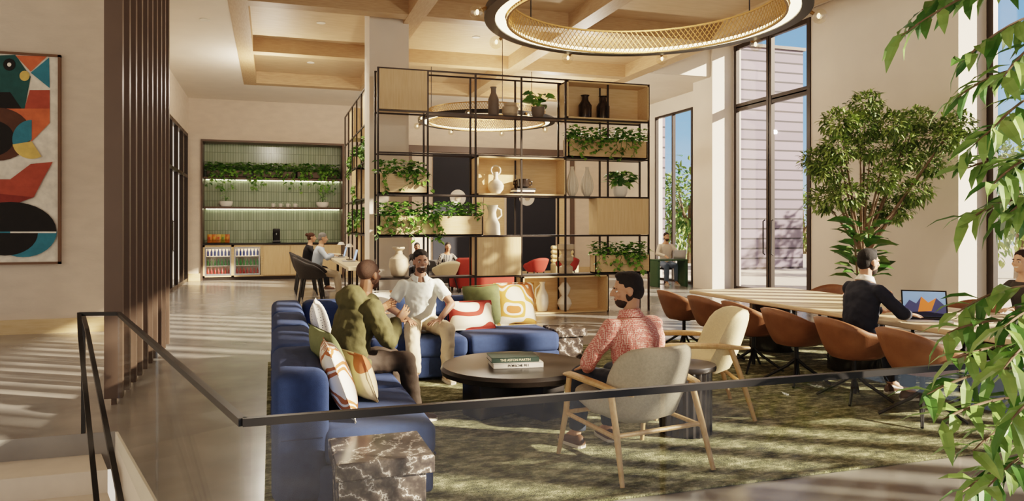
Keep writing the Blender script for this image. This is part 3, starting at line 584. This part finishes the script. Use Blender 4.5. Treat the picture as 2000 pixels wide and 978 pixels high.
vase((6.25,5.1,.751),'small white coffee cup beside the mountain picture laptop',[(.025,0),(.04,.02),(.045,.07),(.038,.07),(.03,.02),(0,.02)],WHT,'coffee_cup',extra=[('saucer',M().lathe([(0,0),(.07,.008),(.072,.012),(0,.006)]),WHT)])
# ------------------------------------------------------------------ pendants
def ring(lb,loc,Ro,cords,nb):
    t=T('ring_pendant',lb,'pendant light',loc); N=72; cs=[(cos(2*PI*k/N),sin(2*PI*k/N)) for k in range(N)]; Ri=Ro*.855
    M().loft([[V((r*c,r*s,z)) for c,s in cs] for r,z in ((Ro,0),(Ro,.08),(Ro-.12,.08),(Ro-.12,0))],loop=1).build('outer_ring',BLK,t)
    for z in (-.02,.26): M().loft([[V((r*c,r*s,zz_)) for c,s in cs] for r,zz_ in ((Ri+.012,z),(Ri+.012,z+.02),(Ri-.012,z+.02),(Ri-.012,z))],loop=1).build('gold_hoop',GLD,t)
    g=M()
    for k in range(150):
        for s in (-1,1): g.tube([(Ri*cos(a),Ri*sin(a),-.01+.28*f) for f,a in [(q/3,2*PI*k/150+s*.14*q/3) for q in range(4)]],.0055,3)
    g.build('mesh_band',GLD,t,0,fix=0)
    M().loft([[V((r*c,r*s,z)) for c,s in cs] for r,z in ((Ro-.125,.01),(Ro-.125,.05),(Ri+.03,.05),(Ri+.03,.01))],loop=1).build('light_diffuser',GLOW,t)
    for k in range(8): a=2*PI*k/8; M().tube([(cos(a)*Ri,sin(a)*Ri,.06),(cos(a)*Ro,sin(a)*Ro,.06)],.01,6).build('spoke',BLK,t)
    for k in range(nb):
        a=2*PI*(k+.35)/nb; b=M().tube([(cos(a)*Ro,sin(a)*Ro,.03),(cos(a)*(Ro+.05),sin(a)*(Ro+.05),.0)],.02,8).build('bulb_socket',GLD,t); M().ell((cos(a)*(Ro+.11),sin(a)*(Ro+.11),-.03),(.08,.08,.08)).build('globe_bulb',BLB,b); M().ell((cos(a)*(Ro+.1),sin(a)*(Ro+.1),-.025),(.018,.018,.03)).build('filament',GLOW,b)
    for a in cords: M().tube([(cos(a)*Ri,sin(a)*Ri,.26),(cos(a)*Ri,sin(a)*Ri,5.73-loc[2])],.008,6).build('suspension_rod',BLK,t)
ring('large gold mesh ring pendant hanging over the seating area',(3.96,7.39,3.95),1.78,(2.2,.1,-2.0),9)
ring('gold mesh ring pendant hanging behind the shelving',(4.8,16.6,4.05),1.6,(2.6,.35,-1.6),8)
def lamp(ty,loc,e,col=(1,.87,.72),rot=(0,0,0),**k):
    l=bpy.data.lights.new('lamp',ty); l.energy=e; l.color=col
    for a,b in k.items(): setattr(l,a,b)
    o=bpy.data.objects.new('lamp',l); C.objects.link(o); o.location=loc; o.rotation_euler=rot; return o
for i,(px,py,z,lb) in enumerate([(400,38,CE,'recessed downlight in the white ceiling strip above the fins'),(627,44,5.74,'recessed downlight in the nearest left coffer'),(607,122,5.74,'recessed downlight in the far left coffer'),(930,72,5.74,'recessed downlight in the coffer above the shelving'),(858,168,5.74,'recessed downlight in the far middle coffer')]):
    p=onZ(px,py,z); t=T('downlight',lb,'downlight',(p.x,p.y,z)); M().lathe([(.05,0),(.09,0),(.09,-.012),(.05,-.008)],n=24).build('trim_ring',WHT,t); M().lathe([(0,-.002),(.055,-.002),(.055,-.006),(0,-.006)],n=20).build('lens',DLT,t)
    lamp('SPOT',(p.x,p.y,z-.05),260,spot_size=rad(120),spot_blend=.8,shadow_soft_size=.08)
for p,e in (((3.96,7.39,4.35),130),((4.8,16.6,4.3),180),((0,17.5,4.6),140),((7.5,19.5,4.6),180),((6.5,14.6,4.6),120)): lamp('POINT',p,e,shadow_soft_size=.06)  # points at the ring pendants; the others are added fill without fixtures
EL=rad(20); s_=lamp('SUN',(20,-10,15),16,(1,.85,.67)); s_.data.angle=rad(.8)
s_.rotation_euler=V((-.84*cos(EL),.54*cos(EL),-sin(EL))).to_track_quat('-Z','Y').to_euler()
# ------------------------------------------------------------------ people
def ik(a,b,l1,l2,pole):
    d=b-a; L=min(d.length,(l1+l2)*.995); dn=d.normalized(); b=a+dn*L; x=(l1*l1-l2*l2+L*L)/(2*L); h=math.sqrt(max(0,l1*l1-x*x)); p=pole-dn*pole.dot(dn); return a+dn*x+p.normalized()*h,b
def hand(m,w,d,n,sgn,cu):
    d=d.normalized(); n=(n-d*n.dot(d)).normalized(); sd=d.cross(n)*sgn
    m.loft([sring(w+d*x,sd,n,a,b,12,.8) for x,a,b in ((-.02,.024,.02),(.02,.032,.018),(.06,.041,.015),(.09,.040,.012))])
    for k,(o,l) in enumerate(((.031,.85),(.0105,1),(-.0105,.95),(-.031,.75))):
        p=w+d*.085+sd*o; g=(d+sd*o*4).normalized(); c=cu
        for L,r0,r1 in ((.042,.0095,.0085),(.028,.0085,.008),(.022,.008,.0065)):
            g=(g*cos(c)+n*sin(c)).normalized(); q=p+g*L*l; m.cap(p,r0,q,r1,8); p=q
    p=w+d*.025+sd*.03; g=(d*.7+sd*.7+n*.25).normalized(); q=p+g*.042; m.cap(p,.0125,q,.0105,8); g=(g+d*.5+n*.2).normalized(); m.cap(q,.0105,q+g*.034,.008,8)
HD=((0,1,-.2),(0,0,-1),.25)
def person(label,loc,rz,head=(0,.1,1.25),yaw=0,pit=0,zs=.45,hl=None,hr=None,feet=((-.12,.5),(.12,.5)),skin='b07a58',shirt=None,pants=None,shoes=None,hair='2a1d15',hs='short',beard=None,sleeve='long',vox=.012,fem=0,z0=0,hood=0,collar=None,smile=0,coat=0):
    t=T('person',label,'person',loc,rz); SK=mk('skin '+label[:24],skin,.55,var=.05,sc=12)
    wd=.9 if fem else 1; P=V((0,0,zs+.1)); Hd=V(head); Nk=Hd+V((0,-.04,-.17)); Cc=(P+Nk)/2+V((0,-.05,0))
    sp_=lambda q:P*(1-q)**2+Cc*2*q*(1-q)+Nk*q*q
    def torso(m,secs,g=0):
        rs=[]
        for q,rx,ry in secs:
            tg=(sp_(q+.05)-sp_(q-.05)).normalized(); ay=tg.cross(X_); rs.append(sring(sp_(q),X_,ay,(rx+g)*wd,ry+g,20,.85))
        m.loft(rs)
    full=[(-.12,.12,.09),(0,.16,.11),(.2,.145,.1),(.45,.15,.108),(.7,.17,.112),(.86,.16,.09),(.96,.1,.07),(1.04,.06,.058)]
    sh=[sp_(.87)+V((s*.178*wd,0,-.015)) for s in (-1,1)]
    hl=hl or ((-.14,.36,zs+.2),(-1,-.3,-.3))+HD; hr=hr or ((.14,.36,zs+.2),(1,-.3,-.3))+HD
    arms=[]; legs=[]
    for s,h in ((0,hl),(1,hr)): e,w=ik(sh[s],V(h[0]),.285,.255,V(h[1])); arms.append((sh[s],e,w))
    for s,f in ((0,feet[0]),(1,feet[1])):
        hp=P+V(((-.09,.09)[s],.02,0)); k,a=ik(hp,V((f[0],f[1],.1+z0)),.44,.43,V((f[0]*.3+(f[2] if len(f)>2 else 0),.6,1))); legs.append((hp,k,a))
    b=M(); torso(b,full)
    for s in (0,1):
        S,E,W=arms[s]; b.cap(S,.055*wd,E,.042*wd); b.cap(E,.043*wd,W,.028*wd); h=(hl,hr)[s]; hand(b,W,V(h[2]),V(h[3]),1 if s==0 else -1,h[4])
        hp,k,a=legs[s]; b.cap(hp,.08,k,.058); b.cap(k,.056,k.lerp(a,.35),.054); b.cap(k.lerp(a,.35),.054,a,.036); b.cap(a,.036,a+V((0,.1,-.05)),.03)
    Hm=Matrix.Translation(Hd)@Matrix.Rotation(yaw,4,'Z')@Matrix.Rotation(pit,4,'X')
    h=M(); h.ell((0,-.012,.03),(.076,.096,.085)); h.ell((0,.018,-.03),(.063,.075,.085)); h.ell((0,.03,-.072),(.05,.055,.04)); h.ell((0,.07,-.092),(.02,.02,.018))
    h.cap((0,.088,.02),.009,(0,.112,-.02),.014); 
    for s in (-1,1): h.ell((s*.012,.1,-.024),(.009,.011,.009)); h.ell((s*.038,.066,-.022),(.024,.02,.022)); h.ell((s*.074,-.008,-.008),(.012,.022,.033))
    h.cap((-.038,.078,.024),.011,(.038,.078,.024),.011); h.cap((-.02,.087,-.052),.006,(.02,.087,-.052),.006); h.cap((-.016,.086,-.062),.007,(.016,.086,-.062),.007)
    h.xf(Hm); b.raw(h.v,h.f); b.cap(Nk+V((0,0,-.04)),.06,Hd+(Hm.to_3x3()@V((0,-.03,-.06))),.052)
    rem(b.build('body',SK,t),vox,2)
    for s in (-1,1):
        M().ell((s*.031,.0735,.0),(.0125,.0125,.0075)).m(1).ell((s*.031,.0835,.0),(.0055,.004,.0052)).xf(Hm).build('eye',[EYE,IRI],t)
        M().tube([(s*.014,.092,.021),(s*.032,.09,.026),(s*.05,.076,.02)],[.0035,.0045,.002],6).xf(Hm).build('eyebrow',mk('brow '+hair,hair,.9),t)
    M().tube([(-.026,.081,-.05),(-.012,.093,-.055),(.012,.093,-.055),(.026,.081,-.05)],[.003,.006,.006,.003],8).xf(Hm).build('mouth',TEE if smile else LIP,t)
    HM=mk('hair '+label[:20],hair,.85,var=.15 if hs=='bald' else .3,sc=60,bump=.3,bs=200); g=M()
    if hs=='bald': g.ell((0,-.0225,.0385),(.0795,.099,.0865),n=28,m=18)
    else:
        g.ell((0,-.022,.042),(.081,.099,.088)); g.ell((0,-.05,-.01),(.068,.07,.075))
        if hs=='quiff': g.ell((0,.02,.104),(.055,.055,.028))
        if hs=='curl':
            for i in range(60):
                a=R.uniform(0,2*PI);e=R.uniform(.35,1.4); g.ell((cos(a)*cos(e)*.075,-.02+sin(a)*cos(e)*.09,.045+sin(e)*.082),(.016,.016,.014),n=7,m=5)
        if hs=='bun': g.ell((0,-.13,.06),(.045,.045,.045))
        if hs=='long': g.ell((0,-.07,-.1),(.085,.05,.14))
    rem(g.xf(Hm).build('hair',HM,t),.006 if hs=='bald' else .008,3)
    if beard:
        g=M().ell((0,.036,-.074),(.0545,.06,.05)); g.ell((0,.0,-.035),(.0715,.05,.06)); rem(g.xf(Hm).build('beard',mk('beard '+label[:20],beard,.9,var=.3,sc=80),t),.008,2)
    fo=.024 if vox<.01 else 0
    if shirt:
        m=M(); torso(m,[(-.12,.15,.115)]+full[1:7] if not coat else [(-.22,.19,.15)]+full[1:7],.034 if hood else .016)
        for s in (0,1):
            S,E,W=arms[s]; S0=S+V(((1,-1)[s]*.05,0,.0)); m.cap(S0,.062,S,.066*wd); g2=1.25 if hood else 1
            if sleeve=='short': m.tube([S,S.lerp(E,.66)],[.07*wd,.068*wd],12)
            else: m.cap(S,.066*wd*g2,E,.056*wd*g2); m.tube([E,E.lerp(W,.5),E.lerp(W,.93)],[.056*wd*g2,.05*g2,.042*g2],12)
        if hood: m.ell(Nk+V((0,-.12,-.02)),(.17,.11,.11)); m.ell(Nk+V((0,.0,-.03)),(.13,.105,.06)); m.ell(P+V((0,.02,-.01)),(.215,.19,.12))
        rem(m.build('shirt' if not coat else 'jacket',shirt,t),.01,4,fold=fo*(1.5 if hood else 1))
        if collar:
            tg=(sp_(1.0)-sp_(.9)).normalized(); bx=tg.cross(X_)
            def cf(u,v):
                a=PI/2+.42+u*(2*PI-.84); r=.062+.026*v; return Nk+X_*(r*cos(a)*1.08)+bx*(-r*sin(a))*(-1 if bx.y>0 else 1)*-1*(-1)+tg*(.04-.055*v*(1.15 if abs(u-.5)>.4 else 1))
            solid(M().grid(cf,30,4).build('collar',collar,t),.006)
    if pants:
        m=M().ell(P+V((0,0,-.005)),(.182*wd,.14,.115))
        for s in (0,1): hp,k,a=legs[s]; m.cap(hp,.104,k,.08); m.cap(k,.079,k.lerp(a,.4),.074); m.tube([k.lerp(a,.3),k.lerp(a,.95)],[.075,.062],12)
        rem(m.build('trousers',pants,t),.012,3,fold=fo)
    if shoes:
        for s in (0,1):
            a=legs[s][2]; mx=Matrix.Translation((a.x,a.y,z0))@Matrix.Rotation((.15,-.15)[s],4,'Z'); rs=[]; W=((-.075,.02,.05),(-.06,.036,.085),(-.01,.041,.105),(.06,.044,.085),(.12,.047,.06),(.17,.04,.05),(.195,.02,.035))
            for y,w,hh in W: rs.append([mx@V((w*cos(q),y,.018+max(0,sin(q))*(hh-.018)+min(0,sin(q))*.006)) for q in [2*PI*k/14 for k in range(14)]])
            o=M().loft(rs).build('shoe',shoes,t,ang=70)
            rs=[[mx@V((sx*w*1.06,y,z)) for sx,z in ((-1,0),(1,0),(1,.022),(-1,.022))] for y,w,hh in W]; M().loft(rs).build('sole',SOL,o,0)
    return t
KH=mk('khaki cotton','cbbba0',.85,bump=.25,bs=18); JN=mk('dark denim','2b3340',.85); BRT=mk('brown trousers','3d3127',.85,bump=.25,bs=18); BKC=mk('black cloth','1c1c20',.85,bump=.15,bs=30); NVS=mk('navy suiting','1e2331',.85,bump=.2,bs=16)
OLV=mk('olive jacket','524d2d',.88,var=.16,sc=10,bump=.4,bs=14); POL=mk('white polo','e4e6dc',.85,bump=.25,bs=14); PBL=mk('pale blue shirt','b9c6d2',.85,bump=.2,bs=20); CRS=mk('cream knit','d9cdbb',.9,bump=.2,bs=40)
RSH=patt('coral geometric shirt',[(0,'e8d2c6'),(.16,'c26a62'),(.36,'b5564f'),(.52,'dfb5a6')],85,'vor')
SNK=mk('beige sneaker','cbb9a2',.8); BSH=mk('brown leather shoe','5a3e2a',.4)
person('man in olive hooded jacket gesturing on the left sofa seat',(.58,5.98,.015),rad(-68),head=(0,.19,1.235),yaw=rad(18),hl=((-.2,.38,.9),(-1,-.6,-.8),(.25,.8,.55),(.6,-.2,-.4),.2),hr=((.12,.38,.86),(.8,-.6,-1),(-.1,.8,.6),(-.8,.1,.1),.2),feet=((-.14,.52),(.13,.55)),skin='966a4e',shirt=OLV,pants=BRT,shoes=BSH,hair='4a3325',hs='bald',beard='54392a',vox=.006,hood=1,coat=1)
person('smiling man in white polo shirt sitting on back sofa seat',(1.58,8.06,.015),PI-.05,head=(.04,.22,1.245),yaw=rad(4),hl=((-.13,.42,.64),(-1,-.2,.0),(.75,.55,-.1),(0,0,-1),.25),hr=((.2,.34,.645),(1,-.5,.1),(-.35,.9,-.15),(0,0,-1),.25),feet=((-.2,.48,-.2),(.16,.64,.15)),skin='a07660',shirt=POL,pants=KH,shoes=SNK,hair='17110d',hs='curl',beard='4a362a',sleeve='short',vox=.006,collar=POL,smile=1)
person('man in coral red patterned shirt seated in the greige armchair',(2.4,4.58,.015),rad(9),head=(-.06,.02,1.19),yaw=rad(62),pit=-.12,zs=.42,hl=((-.2,.3,.62),(-.7,-.8,.1),(.3,1,-.15),(0,0,-1),.3),hr=((.2,.32,.62),(.7,-.7,0),(-.2,1,-.15),(0,0,-1),.3),feet=((-.17,.5),(.13,.52)),skin='bd8d6f',shirt=RSH,pants=JN,shoes=BSH,hair='1d1512',hs='quiff',beard='33251c',vox=.006,collar=RSH)
person('man in dark suit at the meeting table with a laptop',(5.27,5.57,.015),-PI/2,head=(0,.1,1.29),zs=.46,pit=-.1,hl=((-.14,.42,.8),(-1,-.4,-.5),(.2,1,-.05),(0,0,-1),.2),hr=((.16,.4,.8),(1,-.4,-.5),(-.1,1,-.05),(0,0,-1),.2),feet=((-.13,.5),(.16,.4)),skin='c4957a',shirt=NVS,pants=NVS,shoes=BSH,hair='17120f',hs='quiff',beard='2c2019',vox=.007,collar=WHT,coat=1)
person('woman in dark top at the right border behind the leaves',(7.48,5.6,.015),PI/2,head=(0,.1,1.26),zs=.46,hl=((-.14,.42,.8),(-1,-.4,-.5),(0,1,-.05),(0,0,-1),.2),hr=((.14,.4,.8),(1,-.4,-.5),(0,1,-.05),(0,0,-1),.2),skin='d3a78c',shirt=CHR,pants=BKC,shoes=BSH,hair='2a1a12',hs='bun',fem=1,smile=1)
person('bearded man in cream top at the far window with laptop',(10.5,18.3,0),PI-.1,head=(0,.1,1.33),zs=.47,hl=((-.14,.36,.8),(-1,-.3,-.3))+HD,hr=((.14,.36,.8),(1,-.3,-.3))+HD,feet=((-.14,.45),(.18,.5)),skin='c39473',shirt=CRS,pants=mk('light denim','6d7f96',.85),shoes=SNK,hair='2e2018',beard='3a281d')
person('grey haired man in pale blue shirt at the counter',(.98,17.3,0),-PI/2,head=(0,.14,1.36),pit=-.2,zs=.52,hl=((-.15,.36,.98),(-1,-.4,-.5))+HD,hr=((.15,.36,.98),(1,-.4,-.5))+HD,skin='c39473',shirt=PBL,pants=KH,shoes=BSH,hair='7d7a76')
person('woman in black sitting at the far end of the counter',(.86,19.4,0),-PI/2,head=(0,.12,1.34),pit=-.1,zs=.52,hl=((-.15,.38,.98),(-1,-.4,-.5))+HD,hr=((.15,.38,.98),(1,-.4,-.5))+HD,skin='c99a7c',shirt=BKC,pants=BKC,shoes=BSH,hair='4a2e1f',hs='bun',fem=1)
person('man in dark clothes on the bench behind the shelving',(3.78,19.6,0),PI-.6,head=(0,.14,1.07),zs=.4,skin='7d5238',shirt=CHR,pants=BKC,shoes=BSH,hair='17110d',yaw=.5)
person('woman in dark striped top on the bench behind the shelving',(4.5,19.6,0),PI+.3,head=(0,.14,1.07),zs=.4,skin='a87656',shirt=patt('dark stripes',[(0,'16161a'),(.75,'b8b0a4')],9,'wave'),pants=BKC,shoes=BSH,hair='1d1310',hs='long',fem=1,yaw=-.4)
# ------------------------------------------------------------------ plants on the right
def ficus():
    O_=V((8.78,9.25,0)); t=T('indoor_tree','tall bushy indoor tree with forked trunk before the right pier','tree',O_); M().lathe([(0,0),(.28,0),(.34,.46),(.31,.46),(.29,.4),(0,.4)],n=28).build('pot',CHR,t)
    k=M().tube([(0,0,.38),(.03,0,1.05),(0,.02,1.5)],[.065,.052,.047],8); tips=[]
    for (px,py) in [(1620,330),(1640,240),(1690,205),(1740,245),(1790,235),(1845,270),(1815,320),(1760,310),(1700,290),(1655,380),(1725,350),(1785,375),(1600,315),(1865,245),(1685,420),(1635,290),(1745,410),(1610,390),(1680,250),(1770,270)]:
        p=at(px,py,11.5+R.uniform(-.33,.33))-O_; tips.append(p); k.tube([(0,0,1.0+R.random()*.5),V((p.x*.35,p.y*.35,1.3+.5*(p.z-1.3)*.6)),p],[.028,.02,.006],6)
    k.build('trunk',BRK,t); c=M()
    for i in range(8600):
        tp=tips[i%len(tips)]; d=V((R.gauss(0,1),R.gauss(0,1),R.gauss(0,1))).normalized(); q=R.uniform(.25,1)**.6; p=tp+V((d.x*.27,d.y*.27,d.z*.21))*q; a=R.uniform(0,2*PI); c.m(0 if R.random()<.65 else 1); c.leaf(p,d*.6+V((cos(a)*.6,sin(a)*.6,R.uniform(-.6,.5))),R.uniform(.08,.14),.036)
    c.build('crown',[L3,L3D],t,0,fix=0)
ficus()
t=T('rubber_plant','broad glossy leaved rubber plant below the bushy indoor tree','plant',(8.2,8.62,0)); M().lathe([(0,0),(.2,0),(.24,.4),(.21,.4),(.2,.33),(0,.33)],n=28).build('pot',WHT,t)
f=M()
for j in range(3): f.m(2).tube([(0,0,.3),(.08*cos(j*2.1),.08*sin(j*2.1),1.0),(.12*cos(j*2.1),.12*sin(j*2.1),1.7-.2*j)],.014,6)
for i in range(50): a=i*2.4; z=.85+.85*i/50; f.m(i%2); f.leaf((.12*cos(a),.12*sin(a),z),(cos(a),sin(a),R.uniform(.2,1)),R.uniform(.26,.4),.19,.3)
f.build('foliage',[L2,L3D,BRK],t,0,fix=0)
t=T('foreground_tree','slender long-leaved tree overhanging the railing at right border','tree',(3.02,2.15,-1.6)); O=V((3.02,2.15,-1.6))
M().lathe([(0,0),(.22,0),(.26,.45),(.23,.45),(.21,.38),(0,.38)],n=28).build('pot',CHR,t)
k=M().tube([(0,0,.36),(.05,0,1.8),(.03,.02,3.2),(.06,0,4.9)],[.03,.025,.02,.01],8); f=M()
for px,py,spx,spy,dd in [(1760,70,2040,-60,3.0),(1800,20,2060,-120,3.1),(1880,120,2060,20,2.9),(1960,150,2080,60,2.8),(1870,190,2050,130,3.2),(1895,290,2050,210,3.0),(1885,330,2060,330,3.1),(1940,360,2070,300,2.8),(1890,430,2060,390,3.0),(1960,430,2070,380,2.9),(1870,610,2050,560,3.0),(1850,650,2050,640,2.9),(1870,700,2060,690,2.75),(1810,770,2050,720,2.8),(1840,820,2060,780,2.7),(1900,880,2070,800,2.6),(1930,950,2080,860,2.6),(1960,720,2080,640,2.6),(1880,960,2060,900,2.75),(1940,250,2080,170,2.7),(1975,820,2090,760,2.5),(1960,640,2090,600,2.7)]:
    a=at(spx,spy,2.95)-O; b=at(px,py,dd)-O; mid=(a+b)/2+V((0,0,.08)); P=[a*(1-q)**2+mid*2*q*(1-q)+b*q*q for q in [j/8 for j in range(9)]]; k.tube([V((.04,.0,max(.5,a.z-.12)))]+P,[.008]+[.005]*8+[.002],5); dr=(b-a).normalized()
    for j in range(17):
        q=.2+.8*j/16; i=min(int(q*8),7); p=P[i].lerp(P[i+1],q*8-i); s=1 if j%2 else -1; sd=dr.cross(Z_).normalized()*s; f.m(2 if R.random()<.006 else int(R.random()<.35)); f.leaf(p,dr*R.uniform(.4,1)+sd*R.uniform(.3,1)+V((0,0,R.uniform(-.9,.3))),R.uniform(.12,.18),.046,.3)
k.build('trunk',BRK,t); f.build('foliage',[L4,L2,mk('red leaf','b0503a',.5)],t,0,fix=0)
# ------------------------------------------------------------------ railing
t=T('glass_balustrade','dark metal handrail on glass panels around the stair opening','railing',(-.09,2.59,0))
o=V((-.09,2.59,0)); Pp=[V((-1.34,6.12,1.0)),V((-1.07,6.06,1.0)),V((-.09,2.59,1.0)),V((6.2,2.59,1.0))]
r_=M()
for a,b in zip(Pp,Pp[1:]): r_.tube([a-o,b-o],.0135,4)
r_.build('handrail',BLK,t,0)
def pane(a,b):
    d=(b-a).normalized(); nn=V((-d.y,d.x,0))*.006
    M().loft([[a-nn,b-nn,b+nn,a+nn],[p+V((0,0,.985)) for p in (a-nn,b-nn,b+nn,a+nn)]]).build('glass_panel',GLR,t,0)
g0=V((-1.07,6.06,0))-o;g1=V((0,0,0)); pane(g0,g0.lerp(g1,.495)); pane(g0.lerp(g1,.505),g1)
for k in range(4): pane(V((.03+1.55*k,0,0)),V((.03+1.55*k+1.52,0,0)))
t=T('stair_handrail','dark sloping handrail with end post at top of stairs','handrail',(-1.42,6.62,0)); M().tube([(0,0,0),(0,0,.93),(.1,-.35,.86),(.69,-2.4,.2),(1.2,-4.2,-.38)],.014,4).build('rail',BLK,t,0)
t=T('stair_handrail','dark sloping handrail descending from the balustrade corner','handrail',(-1.34,6.12,1.0)); M().tube([(0,0,0),(.06,-.25,-.12),(.49,-1.82,-.92),(.8,-3,-1.5)],.014,4).build('rail',BLK,t,0)
# ------------------------------------------------------------------ world, camera
w=bpy.data.worlds.new('World'); bpy.context.scene.world=w; w.use_nodes=True; t=w.node_tree; bg=t.nodes['Background']
tc=nd(t,'TexCoord'); sx=nd(t,'SeparateXYZ'); t.links.new(tc.outputs['Generated'],sx.inputs[0])
sk=ramp(t,[(0,hx('d0deec')),(.12,hx('8ab8e4')),(.5,hx('3472c2'))]); t.links.new(sx.outputs['Z'],sk.inputs['Fac'])
fx=ramp(t,[(0,(0,0,0)),(.2,(1,1,1))]); t.links.new(sx.outputs['X'],fx.inputs['Fac'])
mx=nd(t,'MixRGB'); mx.inputs[1].default_value=(.84,.72,.59,1); t.links.new(fx.outputs[0],mx.inputs[0]); t.links.new(sk.outputs[0],mx.inputs[2]); t.links.new(mx.outputs[0],bg.inputs[0]); bg.inputs[1].default_value=1.0  # sky colour on the window side, added warm fill light from elsewhere
sc=bpy.context.scene
try: sc.view_settings.view_transform='Filmic'; sc.view_settings.look='Medium High Contrast'; sc.view_settings.exposure=.33
except Exception as e: print(e)
cd=bpy.data.cameras.new('Camera'); cd.sensor_width=36; z_,cx_,cy_=ZOOM; cd.lens=F/2000*36*z_; cd.shift_x=(cx_-1000)/2000*z_; cd.shift_y=-(cy_-440)/2000*z_; cd.clip_start=.05; cd.clip_end=300
co=bpy.data.objects.new('Camera',cd); C.objects.link(co); co.location=CAM; co.rotation_euler=(PI/2,0,-A); sc.camera=co
